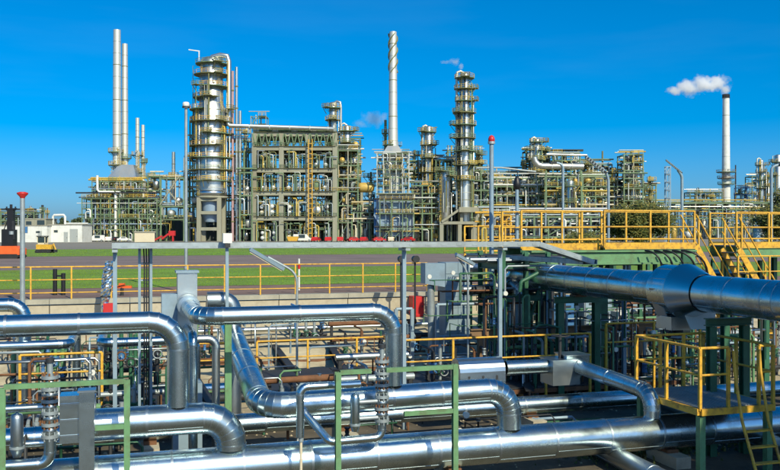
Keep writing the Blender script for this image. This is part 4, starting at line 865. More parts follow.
# --- generic steel process module
def module(name, label, p0, p1, d, levels, depth, nb, seed, group='steel process racks', colmt='green_far', beam='green_far', railmt='yellow_old', deck='olive', dens=1.0, mats=('steel_far', 'white', 'green_far', 'steel_stack', 'galv', 'olive', 'yellow_old', 'cream', 'dark'), base=241, vessels=True, cw=.4, brace=True, railp=.7):
    r = random.Random(seed); s = d / FPX; x0, x1 = X0(p0, d), X0(p1, d); t = thing(name, label, 'process rack', Vector(((x0 + x1) / 2, d, 0)), group)
    zs = sorted(F(0, y, d).z for y in levels); top = zs[-1]; xs = [x0 + (x1 - x0) * k / nb for k in range(nb + 1)]; ys = [d, d + depth]
    for x in xs:
        for y in ys: MB().box((x, y, top / 2), (cw, cw, top)).build('column', colmt if r.random() < .8 else 'conc_far', t)
    for z_ in zs:
        for y in ys: MB().box(((x0 + x1) / 2, y + (.01 if y == d else -.01), z_ - .2), (x1 - x0 - cw * 1.02, cw * .8, cw * .9)).build('beam', beam, t)
        for x in xs: MB().box((x, d + depth / 2, z_ - .25), (cw * .7, depth - cw * 1.02, cw * .8)).build('beam', beam, t)
        for k in range(nb):
            if r.random() > .58: continue
            xa_, xb_ = xs[k], xs[k + 1]; yo = r.choice((0, 0, .5)) * depth; dk = MB().box(((xa_ + xb_) / 2, d + depth / 2 + yo * .5, z_ + .06), (xb_ - xa_ - .02, depth + .6 - yo, .1)).build('deck', deck, t)
            if r.random() < railp:
                m = MB(); a, b = Vector((xa_, d - .3 + yo * .9, z_ + .1)), Vector((xb_, d - .3 + yo * .9, z_ + .1)); n = max(2, int((xb_ - xa_) / 1.6))
                for h in (.55, 1.1): m.bar(a + AZ * h, b + AZ * h, .12, .12)
                for q in range(n + 1): p = a.lerp(b, q / n); m.bar(p, p + AZ * 1.1, .11, .11)
                m.build('handrail', railmt if r.random() < .7 else 'green_far', dk)
    zz = [0] + zs
    for k in range(nb):
        for i in range(len(zz) - 1):
            if brace and r.random() < .3: MB().bar(Vector((xs[k] + .2, d + .3, zz[i] + .2)), Vector((xs[k + 1] - .2, d + .3, zz[i + 1] - .4)), .18, .18).build('brace', beam, t)
            w_ = xs[k + 1] - xs[k]; h = zz[i + 1] - zz[i]
            if h < 1: continue
            if vessels and r.random() < .55 * dens:
                cx = xs[k] + w_ * r.uniform(.3, .7); cy = d + depth * r.uniform(.25, .6); q = min(w_ * .28, h * .3, 1.4) * r.uniform(.7, 1.1); mt = r.choice(['steel_far', 'white', 'steel_stack', 'gold', 'steel_far'])
                if r.random() < .5 and h > 3:
                    hh = h * r.uniform(.6, .85); vsl = MB().lathe((cx, cy, zz[i] + .1), [(q * .3, 0), (q * .3, .3), (q, .5), (q, hh * .8), (q * .7, hh * .9), (0, hh * .94)], 14).build('vessel', mt, t)
                else:
                    zc = zz[i] + q + .9; vsl = MB().lathe((cx, cy - depth * .2, zc), [(0, -.5 * q), (q * .8, -.2 * q), (q, .1), (q, depth * .5), (q * .8, depth * .5 + q * .3), (0, depth * .5 + q * .5)], 14, AY).build('exchanger', mt, t)
                    MB().box((cx, cy, zz[i] + .5), (q, depth * .3, .9)).build('saddle', 'conc_far', vsl)
            for _ in range(int(3.0 * dens + r.random())):
                q = r.uniform(.09, .26); mt = r.choice(mats); x = xs[k] + w_ * r.random(); y = d + depth * r.uniform(-.06, .9); z_a = zz[i] + h * r.uniform(.15, .45); z_b = zz[i] + h * r.uniform(.6, .95)
                if r.random() < .6:
                    e = r.choice((-1, 1)) * w_ * r.uniform(.2, .6); pts = [Vector((x, y, z_a - h * .3 if i else 0)), Vector((x, y, z_b - .3)), Vector((x + .3 * (1 if e > 0 else -1), y, z_b)), Vector((x + e, y, z_b))]
                else: pts = [Vector((x, y, zz[i])), Vector((x, y, zz[i + 1] + r.uniform(-.5, 2)))]
                MB().tube(pts, q, 8).build('pipe', mt, t)
    for i, z_ in enumerate(zs):
        for _ in range(int(2 * dens + r.random())):
            q = r.uniform(.1, .3); y = d + depth * r.uniform(-.08, .9); z_a = z_ + .15 + q + r.choice((0, .7, 1.3))
            MB().tube([Vector((x0 - r.uniform(0, 2), y, z_a)), Vector((x1 + r.uniform(0, 2), y, z_a))], q, 8).build('pipe', r.choice(mats), t)
    return t

# ------------------------------------------------------------------ 1 heater with twin stacks
t = thing('furnace', 'furnace unit below the twin stacks with yellow gallery and blue-grey walls', 'furnace', (X0(118), D0, 0)); c = Vector((X0(118), D0 + 9, 0)); zt = Z0(198)
n = 20; rx, ry = 32 * s0, 8.5
MB().add([c + Vector((rx * math.cos(6.2832 * k / n), ry * math.sin(6.2832 * k / n), 0)) for k in range(n)] + [c + Vector((rx * math.cos(6.2832 * k / n), ry * math.sin(6.2832 * k / n), zt)) for k in range(n)], [(k, (k + 1) % n, n + (k + 1) % n, n + k) for k in range(n)]).build('wall', 'bluewall', t)
for k in range(n):
    e = Vector((rx * math.cos(6.2832 * k / n), ry * math.sin(6.2832 * k / n), 0)) * 1.01; MB().box(c + e + AZ * zt / 2, (.4, .4, zt)).build('rib', 'green_far' if k % 2 else 'steel_far', t)
for y_, mt, rm in ((198, 'yellow_old', 'yellow'), (214, 'olive', 'green_far'), (224, 'olive', 'yellow_old'), (184, 'olive', 'yellow_old')):
    z_ = Z0(y_); q = 1.22 if y_ == 198 else (1.06 if y_ in (214, 224) else .86); m = MB(); P = [c + Vector((rx * q * math.cos(6.2832 * k / 24), ry * q * math.sin(6.2832 * k / 24), z_)) for k in range(24)]
    m.add(P + [p - AZ * .5 for p in P], [tuple(range(24)), tuple(range(24, 48))[::-1]] + [(k, 24 + k, 24 + (k + 1) % 24, (k + 1) % 24) for k in range(24)]); pl = m.build('gallery', mt, t)
    m = MB()
    for k in range(24):
        a, b = P[k], P[(k + 1) % 24]
        for h in (.6, 1.2): m.bar(a + AZ * h, b + AZ * h, .17, .17)
        m.bar(a, a + AZ * 1.2, .15, .15)
    m.build('handrail', rm, pl)
MB().box(c + AZ * (zt + 2.8), (46 * s0, 9, 5.6)).build('convection_box', 'steel_stack', t)
MB().prism([c + Vector((-19 * s0, -4.6, zt + 5.6)), c + Vector((15 * s0, -4.6, zt + 5.6)), c + Vector((9 * s0, -2, Z0(163))), c + Vector((-6 * s0, -2, Z0(163)))], (0, 6, 0)).build('hood', 'steel_far', t)
r = random.Random(11)
for k in range(16):
    x = c.x + (-24 + 3.2 * k) * s0; MB().tube([Vector((x, D0 - .4, r.uniform(2, 8))), Vector((x, D0 - .4, zt + r.uniform(1, 5.5)))] + [Vector((x + r.uniform(-2, 3), D0 - .3, zt + 6))], r.uniform(.15, .3), 8).build('pipe', r.choice(['steel_far', 'steel_far', 'green_far', 'yellow_old', 'dark', 'olive']), t)
for k in range(9): x = c.x + (-30 + 7 * k) * s0; MB().cyl((x, D0 - 1.5, .3), (x, D0 - 1.5, zt * r.uniform(.3, .6)), .35, n=8).build('burner_duct', r.choice(['cream', 'steel_far', 'gold', 'dark']), t)
for sx in (-1, 1): MB().lathe((c.x + sx * 4 * s0 + .6, c.y, Z0(184)), [(6 * s0 * 1.4, 0), (6 * s0 * 1.2, 2.2), (3.9 * s0, 6.4)], 20).build('cone', 'alu_bright', t)
wp = lambda x, y: Vector((X0(x), D0 - 2.6, Z0(y)))
MB().tube([wp(100, 176), wp(100, 190), wp(102, 192.5), wp(116, 192.5), wp(118, 195), wp(118, 241)], 1.3 * s0, 10).build('riser_pipe', 'white', t)
tower('chimney_stack', 'taller of the twin pale stacks, capped dark', 'chimney', 117, D0 + 9, [(30, 7), (60, 7.6), (170, 8.4)], [152, 165], 'stack_pale', 'pale process stacks', head=False, rings=11, ladders=True, zb=Z0(176), seed=21)
tower('chimney_stack', 'shorter twin stack just right of the tallest left stack', 'chimney', 124.8, D0 + 13, [(44, 5.6), (168, 6.6)], [158], 'stack_pale', 'pale process stacks', head=False, rings=11, zb=Z0(178), seed=22)
tower('chimney_stack', 'short stack of a small pair beside the twin stacks, taller one', 'chimney', 137.5, D0 + 12, [(118, 3.6), (195, 4)], [155, 172], 'stack_pale', 'pale process stacks', head=False, rings=6, seed=23, bigplat=1.2)
tower('chimney_stack', 'short stack of a small pair beside the twin stacks, lower one', 'chimney', 143, D0 + 13, [(125, 3.2), (195, 3.6)], [162, 178], 'stack_pale', 'pale process stacks', head=False, rings=6, seed=24, bigplat=1.2)
tower('chimney_stack', 'thin grey stack left of the banded column', 'chimney', 173.5, D0 + 14, [(152, 3.4), (200, 4)], [176], 'steel_far', 'pale process stacks', head=False, rings=6, seed=25, bigplat=1.0)
# --- braced steel frame with red stairs
module('steel_frame', 'small green braced steel frame right of the furnace', 161, 184, D0 - 3, (178, 206, 219), 7, 1, 31, brace=False, dens=1.3, vessels=True)
t = thing('diagonal_bracing', 'cream diagonal braces on the top storey of the small green frame', 'braces', (X0(172), D0 - 3.6, Z0(206)));
MB().bar(Vector((X0(163), D0 - 3.6, Z0(205))), Vector((X0(182), D0 - 3.6, Z0(177))), .35, .35).build('brace', 'conc_far', t); MB().bar(Vector((X0(182), D0 - 3.25, Z0(205))), Vector((X0(170), D0 - 3.25, Z0(190))), .35, .35).build('brace', 'conc_far', t)
t = thing('red_stairs', 'dark red stair and box at the foot of the small green frame', 'stairs', (X0(172), D0 - 6, 0))
for k, (a, b, ya, yb) in enumerate(((158, 167, 241, 236), (166, 174, 239, 233))): MB().bar(Vector((X0(a), D0 - 6 + k * .7, max(0.1, Z0(ya)))), Vector((X0(b), D0 - 6 + k * .7, Z0(yb))), .6, .5).build('flight', 'red', t)

MB().box((X0(176), D0 - 5, 2.6), (2.0, 1.2, 1.6)).build('landing', 'red', t); MB().box((X0(177), D0 - 5, .9), (.4, 1.0, 1.8)).build('leg', 'red', t)
module('steel_frame', 'narrow rack of pipes between the furnace and the small frame', 148, 160, D0 + 4, (176, 190, 205, 222), 8, 1, 32, dens=1.6)
module('steel_frame', 'low rack of yellow rails left of the column legs', 184, 199, D0 + 2, (158, 176, 190, 206, 222), 8, 1, 33, dens=1.2, railmt='yellow')

# ------------------------------------------------------------------ 2 main banded column
tower('distillation_column', 'thick silver banded column ringed by yellow galleries, tallest vessel', 'column', 211.5, D0, [(62, 22), (104, 24), (110, 30), (190, 31), (195, 31)], [64, 75, 87, 98, 110, 122, 134, 146, 158, 170, 181], 'steel_far', 'tall process columns', seed=41, risers=26, rings=7, bigplat=2.0, zb=Z0(196), over=[(17.5, 5.2, 58, 126, 'steel_far')], rmt='yellow')
c = Vector((X0(211.5), D0, 0))
t = thing('column_table', 'concrete table carrying the thick banded column, aqua ring on top', 'support table', c)
for sx in (-1, 1):
    for sy in (-1, 1): MB().box(c + Vector((sx * 10 * s0, sy * 3.6, Z0(198) / 2)), (1.3, 1.3, Z0(198))).build('leg', 'conc_far', t)
for y_ in (200, 213, 229):
    MB().box(c + Vector((0, -3.6, Z0(y_))), (20 * s0 - 1.32, 1.1, 1.0)).build('beam', 'conc_far', t); MB().box(c + Vector((0, 3.6, Z0(y_))), (20 * s0 - 1.32, 1.1, 1.0)).build('beam', 'conc_far', t)
MB().lathe(c, [(15.2 * s0, Z0(198.5)), (15.8 * s0, Z0(198.5)), (15.8 * s0, Z0(196.2)), (15.2 * s0, Z0(196.2)), (0, Z0(196.2))], 24).build('slab', 'conc_far', t)
MB().lathe(c, [(15.6 * s0, Z0(195.5)), (15.7 * s0, Z0(195.5)), (15.7 * s0, Z0(191)), (15.5 * s0, Z0(191))], 24).build('aqua_ring', 'alu_bright', t)
MB().lathe(c, [(7 * s0, Z0(222)), (9 * s0, Z0(214)), (9 * s0, Z0(199.5))], 20).build('cone_bottom', 'bluewall', t)
t = thing('davit_crane', 'small white davit arm on top of the thick banded column', 'crane', (X0(200), D0, Z0(62))); MB().bar((X0(200.5), D0 - 2, Z0(62)), (X0(200.5), D0 - 2, Z0(52)), .3, .3).build('post', 'white', t); MB().bar((X0(201), D0 - 2, Z0(52.5)), (X0(190), D0 - 2, Z0(51)), .25, .3).build('jib', 'white', t)
for k, (px, w_, ya, mt, lab) in enumerate(((231.5, 2.6, 70, 'pink', 'tall pinkish riser pipe right of the thick banded column'), (235.5, 2.6, 66, 'steel_far', 'slim silver riser pipe beside the pinkish riser'), (239, 3, 110, 'steel_far', 'shorter silver riser pipe next to the concrete rack'), (243, 2, 150, 'green_far', 'thin green riser pipe hugging the concrete rack'))):
    t = thing('riser_pipe', lab, 'pipe', (X0(px), D0 + 2, 0), 'riser pipes of the banded column'); MB().cyl((X0(px), D0 + 2, 0), (X0(px), D0 + 2, Z0(ya)), w_ * s0 / 2, n=12).build('riser', mt, t)
    for y_ in range(int(ya) + 20, 235, 22): MB().cyl((X0(px), D0 + 2, Z0(y_)), (X0(px), D0 + 2, Z0(y_) + .4), w_ * s0 / 2 + .15, n=12).build('flange', 'olive', t)
module('access_tower', 'slim ladder tower frame between thick column and concrete rack', 226, 246, D0 + 8, (140, 155, 170, 185, 200, 215, 228), 5, 2, 42, dens=1.5, vessels=False)
module('access_tower', 'slim frame of pipes clinging to the left of the banded column', 190, 199, D0 + 6, (120, 140, 160), 4, 1, 43, dens=.8, vessels=False)

# ------------------------------------------------------------------ 3 concrete exchanger rack
t = thing('concrete_rack', 'four-storey concrete rack of exchangers at the plant centre', 'process rack', (X0(295), D0, 0)); crack = t; cx = [254.5, 281.5, 308, 335]; fl = [217, 192, 169, 147]; dep = 11
for px in cx:
    for y in (D0, D0 + dep): MB().box((X0(px), y, Z0(133) / 2), (1.5, 1.5, Z0(133))).build('column', 'conc_far', t)
for y_ in fl + [133]:
    z_ = Z0(y_)
    for k in range(3):
        for y in (D0, D0 + dep): MB().box(((X0(cx[k]) + X0(cx[k + 1])) / 2, y, z_ - .5), (X0(cx[k + 1]) - X0(cx[k]) - 1.52, 1.2, 1.3)).build('beam', 'conc_far', t)
    for px in cx: MB().box((X0(px), D0 + dep / 2, z_ - .52), (1.1, dep - 1.52, 1.2)).build('beam', 'conc_far', t)
    dk = MB().box((X0(295), D0 + dep / 2, z_ + .22), (82 * s0, dep + 2.2, .12)).build('deck', 'olive', t); m = MB(); a, b = Vector((X0(253), D0 - 1.05, z_ + .3)), Vector((X0(337), D0 - 1.05, z_ + .3))
    for h in (.55, 1.1): m.bar(a + AZ * h, b + AZ * h, .1, .1)
    for k in range(22): p = a.lerp(b, k / 21); m.bar(p, p + AZ * 1.1, .1, .1)
    m.build('handrail', 'green_far' if y_ != 192 else 'yellow_old', dk)
FN = ['lowest', 'second', 'third', 'top']; BN = ['left', 'middle', 'right']; r = random.Random(51)
def drum(label, x, z_, q, L, mt, y=D0 - .8, cap='white'):
    t = thing('heat_exchanger', label, 'heat exchanger', (x, y, z_ - q), 'exchanger drums in the concrete rack'); MB().cyl((x, y, z_), (x, y + L, z_), q, n=18).build('shell', mt, t)
    MB().lathe((x, y, z_), [(q * 1.15, .5), (q * 1.15, .2), (q * .95, .05), (q * .5, -.15), (0, -.22)], 18, AY).build('end_cap', cap, t)
    for f in (.25, .75): MB().box((x, y + L * f, z_ - q - .25), (q * 1.2, .5, .6)).build('saddle', 'conc_far', t)
for i in range(4):
    z_b = ([0] + [Z0(y) for y in fl])[i] if i else 0.0; zf = 0 if i == 0 else Z0(fl[i - 1]) + .3
    for k in range(3):
        xa, xb = X0(cx[k]), X0(cx[k + 1]); w_ = xb - xa
        for j, f in enumerate((.3, .68)):
            q = r.uniform(.5, .72); x = xa + w_ * (f + r.uniform(-.05, .05)); hz = zf + q + .55; nm = FN[i] + ' floor, ' + BN[k] + ' bay, ' + ('left' if j == 0 else 'right')
            big = (i in (1, 2) and k == 2 and j == 0)
            if big: q = 1.35; hz = zf + q + .55
            if i == 3 and j == 1 and k == 1: continue
            drum('exchanger drum in the concrete rack, ' + nm, x, hz, q, 8, 'steel_far' if not big else 'gold', cap=r.choice(['white', 'white', 'steel_far', 'cream', 'green_far']))
            if i in (0, 1) and not big: drum('stacked upper exchanger drum in the concrete rack, ' + nm, x, hz + 2 * q + .55, q * .9, 8, 'steel_far')
        for q in range(22):
            x = xa + w_ * r.uniform(.08, .92); mt = r.choice(['steel_far', 'green_far', 'green_far', 'olive', 'steel_stack', 'galv', 'yellow_old', 'dark']); h = (Z0(fl[i]) - zf); y = D0 + r.choice((-1.6, -.2, 2, 5)); e = r.uniform(-3, 3)
            zz = zf + h * r.uniform(.45, .85)
            MB().tube([Vector((x, y, zf)), Vector((x, y, zz - .3)), Vector((x + (.3 if e > 0 else -.3), y, zz)), Vector((x + e, y, zz))], r.uniform(.1, .24), 8).build('pipe', mt, crack)
# yellow exchange column in front of rack
t = thing('lift_tower', 'slim yellow ladder tower running up the front of the concrete rack', 'ladder', (X0(312), D0 - 2.4, 0)); 
for dx in (-.6, .6): MB().box((X0(311) + dx, D0 - 2.4, Z0(140) / 2), (.25, .25, Z0(140))).build('stringer', 'yellow', t)
for k in range(20): MB().box((X0(311), D0 - 2.4, 1 + k * Z0(140) / 20.5), (.94, .2, .2)).build('rung', 'yellow', t)
# air coolers on the roof: green V legs
t = thing('air_cooler', 'row of green-legged air coolers along the roof of the concrete rack', 'air cooler', (X0(295), D0, Z0(146)))
for k in range(13):
    x = X0(256 + 6.4 * k)
    for e in (-1, 1): MB().bar(Vector((x, D0 - .8, Z0(146))), Vector((x + e * 2.8 * s0, D0 - .8, Z0(134))), .3, .3).build('leg', 'green_far', t)
    MB().lathe((x, D0 + 2, Z0(144)), [(.3, 0), (.3, 1.2), (.95, 1.6), (.95, 3.2), (.3, 3.4), (0, 3.4)], 12).build('fan_hub', 'steel_far' if k % 2 else 'green_far', t)
    bx = MB().box((x, D0 + dep / 2, Z0(131) + .4), (6.2 * s0, dep, 1.0)).build('cooler_bay', 'green_far' if k % 3 else 'steel_far', t)
pp = lambda x, y, dy=-1.8: Vector((X0(x), D0 + dy, Z0(y)))
t = thing('overhead_pipe', 'silver pipe running level from the thick column across the rack roof', 'pipe', pp(229, 126)); MB().tube([pp(229, 118), pp(229, 124.5), pp(230.5, 126.5), pp(334, 129.5)], 2.1 * s0, 14).build('pipe', 'steel_far', t)
for x in (250, 270, 290, 310, 328): MB().cyl(pp(x, 127.1 + (x - 230) * .024), pp(x + 1, 127.1 + (x - 230) * .024), 2.5 * s0, n=14).build('flange', 'steel_stack', t)
module('roof_crane', 'small green hoist frame on the left corner of the rack roof', 251, 266, D0 + 2, (116, 124), 5, 2, 52, dens=.3, vessels=False, cw=.25)
bpy.data.objects[[o.name for o in bpy.data.objects if o.name.startswith('roof_crane')][0]]
module('steel_frame', 'leftmost lean-to frame at the foot of the concrete rack', 240, 252, D0 - 2, (172, 195, 214, 228), 7, 1, 53, dens=1.4)
# --- columns right of the rack
tower('distillation_column', 'slim column with galleries rising behind the rack right end', 'column', 333, D0 + 14, [(104, 8), (240, 8)], [108, 120, 134, 150, 165, 180], 'steel_far', 'tall process columns', seed=61, risers=12, rings=7, over=[(8, 2.4, 104, 190, 'steel_far')])
tower('distillation_column', 'short column with galleries right of the concrete rack', 'column', 347, D0 + 10, [(127, 7.5), (240, 8)], [131, 143, 156, 168, 180], 'steel_far', 'tall process columns', seed=62, risers=12, rings=7, over=[(-6, 2, 126, 200, 'steel_stack')])
module('steel_frame', 'open green steel frame right of the concrete rack', 338, 358, D0 + 2, (150, 165, 178, 191, 205, 222), 9, 2, 63, dens=1.5, railmt='yellow_old')
module('pipe_bridge', 'low pipe bridge between concrete rack and blue furnace building', 352, 378, D0 + 2, (205, 212, 222), 8, 3, 64, dens=2.2, vessels=True)
def bullet(label, px, py, w_, h_, d, mt):
    x, z_ = X0(px, d), Z0(py, d); s = d / FPX; q = h_ * s / 2; L = w_ * s; t = thing('storage_drum', label, 'tank', (x, d, z_ - q), 'gold drums')
    MB().lathe((x - L / 2, d, z_), [(0, 0), (q * .6, q * .12), (q * .9, q * .4), (q, q * .8), (q, L - q * .8), (q * .9, L - q * .4), (q * .6, L - q * .12), (0, L)], 18, AX).build('shell', mt, t)
    for f in (.25, .75): MB().box((x - L / 2 + L * f, d, (z_ - q) / 2), (.8, 1.6, z_ - q)).build('support', 'conc_far', t)
bullet('gold horizontal drum left of the blue furnace building', 366, 187.5, 17, 10, D0 + 4, 'gold'); bullet('gold drum behind the furnace stack lattice, right side', 426.5, 187, 13, 7, D0 + 10, 'gold')
# ------------------------------------------------------------------ 4 furnace with strake stack
DF = D0 - 4; sF = DF / FPX
t = thing('furnace_building', 'pale blue furnace block with panelled front under the straked stack', 'building', (X0(394, DF), DF, 0)); xa, xb = X0(379, DF), X0(413, DF); zt = Z0(193, DF)
MB().box(((xa + xb) / 2, DF + 5, zt / 2 + .8), (xb - xa, 10, zt - 1.6)).build('body', 'bluewall', t)
for i in range(2):
    for k in range(5):
        w_ = (xb - xa) / 5; z0_, z1_ = 1.8 + i * (zt - 2) / 2, 1.8 + (i + 1) * (zt - 2) / 2 - 1.3
        MB().box((xa + w_ * (k + .5), DF - .12, (z0_ + z1_) / 2), (w_ - .5, .24, z1_ - z0_)).build('panel', 'bluewall' if (k + i) % 3 else 'bluegrey', t)
for k in range(6): MB().box((xa + (xb - xa) * k / 5, DF - .25, zt / 2), (.35, .5, zt)).build('column', 'steel_far', t)
for y_ in (194, 213.5, 231): dk = MB().box(((xa + xb) / 2 + .5, DF - .9, Z0(y_, DF)), (xb - xa + 3, 1.6, .35)).build('gallery', 'gold' if y_ > 200 else 'olive', t); m = MB(); m.bar((xa - 1, DF - 1.65, Z0(y_, DF) + 1.2), (xb + 2, DF - 1.65, Z0(y_, DF) + 1.2), .13, .13); m.build('handrail', 'yellow_old', dk)
MB().prism([(xa - .05, DF + 1, 2), (xa - .05, DF + 8, 2), (xa - .05, DF + 8, zt - 2), (xa - .05, DF + 1, zt - 2)], (-1.6, 0, 0)).build('shaded_side', 'blue', t)  # darker blue side piece, paints the shade on the block's left side
MB().bar((xa - 1.2, DF - .6, Z0(214, DF)), (xa + 2, DF - .9, Z0(230, DF)), 1.1, 1.3).build('chute', 'bluewall', t)
module('lattice_house', 'grey-green lattice convection house below the straked stack', 377, 409, D0 - 3, (153, 161, 169, 177, 185), 9, 5, 71, dens=1.2, colmt='steel_stack', beam='green_far', mats=('steel_far', 'white', 'steel_stack'), railp=.5, cw=.3)
MBt = thing('convection_box', 'grey sheet box tapering into the straked stack inside the lattice house', 'box', (X0(393), D0 + 1.5, Z0(192))); MB().box((X0(393), D0 + 1.5, Z0(174)), (20 * s0, 5, 36 * s0)).build('casing', 'steel_stack', MBt); MB().prism([(X0(393) - 11.5 * s0, D0 - 3, Z0(156)), (X0(393) + 11.5 * s0, D0 - 3, Z0(156)), (X0(393) + 5.4 * s0, D0 - 1, Z0(146)), (X0(393) - 5.4 * s0, D0 - 1, Z0(146))], (0, 5, 0)).build('transition', 'steel_far', MBt)
for k in range(4): MB().box((X0(385.5 + 5 * k), D0 - 1.12, Z0(174)), (.3, .22, 35 * s0)).build('rib', 'olive', MBt)
st = tower('chimney_stack', 'tall silver stack with spiral strakes above the lattice house', 'chimney', 393, D0 + 2, [(32, 7.2), (110, 8.6), (153, 10)], [145], 'stack_pale', 'pale process stacks', head=False, rings=12, seed=72, zb=Z0(154))
c = Vector((X0(393, D0 + 2), D0 + 2, 0))
for q in range(3):
    m = MB(); P = []; n = 40
    for k in range(n + 1):
        a = q * 2.094 + 6.2832 * 1.15 * k / n; z_ = Z0(72) + (Z0(33) - Z0(72)) * k / n; rr = (7.6 + (z_ - Z0(33)) * 0) * s0 / 2; e = Vector((math.cos(a), math.sin(a), 0)); P += [c + e * (rr - .1) + AZ * z_, c + e * (rr + .42) + AZ * z_, c + e * (rr + .42) + AZ * (z_ + .35), c + e * (rr - .1) + AZ * (z_ + .35)]
    m.add(P, [f for k in range(n) for i in [4 * k] for f in ((i, i + 1, i + 5, i + 4), (i + 1, i + 2, i + 6, i + 5), (i + 2, i + 3, i + 7, i + 6))]); m.build('strake', 'olive', st)
tower('chimney_stack', 'thin dark stack close left of the straked stack', 'chimney', 385.5, D0 + 8, [(120, 2.6), (155, 3)], [133], 'olive', 'pale process stacks', head=False, rings=6, seed=73, zb=Z0(156), bigplat=.9)
tower('distillation_column', 'short silver column with flat gallery top right of the straked stack', 'column', 428.5, D0 + 12, [(128, 8.6), (240, 9)], [132, 145, 158, 172], 'steel_far', 'tall process columns', seed=74, risers=12, rings=7, over=[(-6, 2, 128, 190, 'steel_stack')])
t = thing('davit_crane', 'thin davit arm on the flat-topped short column', 'crane', (X0(430), D0 + 11, Z0(128))); MB().bar((X0(430.5), D0 + 11, Z0(128)), (X0(432), D0 + 11, Z0(123.5)), .3, .3).build('post', 'olive', t); MB().bar((X0(431), D0 + 11, Z0(124)), (X0(439), D0 + 11, Z0(123)), .3, .3).build('jib', 'olive', t)
module('steel_frame', 'green and yellow frame right of the blue furnace building', 413, 441, D0, (185, 193, 203, 213, 228), 9, 3, 75, dens=1.6, railmt='yellow')
# ------------------------------------------------------------------ 5 tall slim column with steam
tower('distillation_column', 'tallest slim column right of centre ringed by dark galleries', 'column', 464.5, D0 + 2, [(75, 10), (108, 10.5), (114, 12.5), (222, 12.5)], [78, 89, 101, 113, 125, 138, 151, 165, 180], 'steel_far', 'tall process columns', seed=81, risers=26, rings=7, bigplat=1.7, over=[(-8, 2.4, 74, 210, 'steel_stack'), (7.5, 1.8, 88, 200, 'green_far')], rmt='yellow_old', zb=Z0(222))
tower('distillation_column', 'short bright silver column with gallery beside the tallest slim column', 'column', 445.5, D0 - 2, [(172, 9.5), (216, 9.5), (224, 4)], [171, 176], 'steel_far', 'tall process columns', seed=82, risers=12, rings=14, zb=Z0(225))
t = thing('column_table', 'concrete table with sloping brace under the tallest slim column', 'support table', (X0(455), D0, 0))
for px in (441, 459, 474):
    for y in (D0 - 3, D0 + 4): MB().box((X0(px), y, Z0(224) / 2), (1.2, 1.2, Z0(224))).build('leg', 'conc_far', t)
MB().box((X0(457.5), D0 + .5, Z0(223)), (37 * s0, 8.4, .9)).build('slab', 'conc_far', t); MB().box((X0(468), D0 - 2, Z0(210)), (20 * s0, 5, 1.6)).build('upper_slab', 'conc_far', t); MB().bar((X0(441), D0 - 3.8, Z0(222)), (X0(461), D0 - 3.8, Z0(208)), .5, .7).build('brace', 'conc_far', t)
for px in (461, 476): MB().box((X0(px), D0 - 2, (Z0(223) + Z0(212)) / 2), (.9, .9, Z0(212) - Z0(223) - .9)).build('upper_leg', 'conc_far', t)
module('steel_frame', 'green frame of small pipes beside the tallest slim column', 472, 490, D0 + 4, (170, 180, 190, 205, 222), 9, 2, 83, dens=1.6)
module('steel_frame', 'pipe frame in front of the short flat-topped column', 436, 452, D0 + 8, (160, 175, 190, 205), 6, 2, 84, dens=1.3)
# ------------------------------------------------------------------ 6 right hand racks
DR = 200.0
module('pipe_rack', 'long upper pipe rack running right behind the red-topped post', 486, 560, D0 + 6, (178, 186, 195, 206, 218, 230), 9, 7, 91, dens=1.6, railmt='yellow_old')
module('pipe_rack', 'crowded pipe rack around the wide silver duct', 545, 608, D0, (176, 186, 196, 208, 221, 232), 9, 5, 92, dens=1.8, railmt='yellow_old')
module('pipe_rack', 'yellow painted steel scaffold rack behind the red-topped post', 483, 520, DR, (214, 226, 236), 6, 4, 93, colmt='yellow', beam='yellow', railmt='yellow', deck='grate', dens=1.4, mats=('white', 'yellow', 'galv', 'steel_far'), base=244, cw=.45)
module('pipe_rack', 'low rack of white pipes behind the long walkway railing', 520, 605, 170, (216, 226, 236), 6, 6, 94, dens=1.6, deck='grate', mats=('white', 'steel_far', 'galv', 'dark'), cw=.3, railp=.2)
module('pipe_rack', 'short crowded rack between the duct rack and the lattice tower', 596, 628, D0 + 14, (180, 190, 200, 212, 225), 9, 3, 95, dens=1.4)
tower('distillation_column', 'stubby column crowned by a round top left of the wide duct', 'column', 537, D0 + 10, [(140, 7), (160, 9), (240, 10)], [142, 150, 160, 172, 185], 'steel_far', 'tall process columns', seed=96, risers=12, rings=6, over=[(-6, 2.2, 140, 200, 'steel_stack')])
t = thing('wide_duct', 'wide silver duct running level right of the stubby column', 'duct', (X0(536), D0 - 2, Z0(170)));
MB().tube([Vector((X0(x), D0 - 2, Z0(y))) for x, y in ((533, 158), (534, 162), (537, 165.5), (541, 166.5), (582, 167))], 3.2 * s0, 16).build('duct', 'steel_far', t)
for x in (550, 560, 570): MB().cyl((X0(x), D0 - 2, Z0(166.8)), (X0(x + 1), D0 - 2, Z0(166.8)), 3.6 * s0, n=16).build('seam_band', 'steel_stack', t)
MB().tube([Vector((X0(x), D0 - 2.6, Z0(y))) for x, y in ((545, 155), (585, 156))], 1.2 * s0, 12).build('upper_pipe', 'steel_far', t)
for x in (545, 580): MB().box((X0(x), D0 - 2, Z0(171) / 2), (.5, .5, Z0(171))).build('post', 'green_far', t)
tower('distillation_column', 'short upright silver drum below the wide duct', 'column', 570, D0 - 4, [(182, 8), (222, 8)], [186, 202], 'steel_far', 'tall process columns', seed=97, risers=12, rings=12, bigplat=1.2)
module('steel_frame', 'open frame with gallery above the wide duct', 553, 580, D0 + 6, (153, 160, 168), 8, 3, 98, dens=1.2, railp=1)
tower('chimney_stack', 'thin mast-like stack right of the wide duct', 'chimney', 602.5, D0 + 20, [(151, 1.6), (180, 2)], [170], 'olive', 'pale process stacks', head=False, seed=99, bigplat=.7)
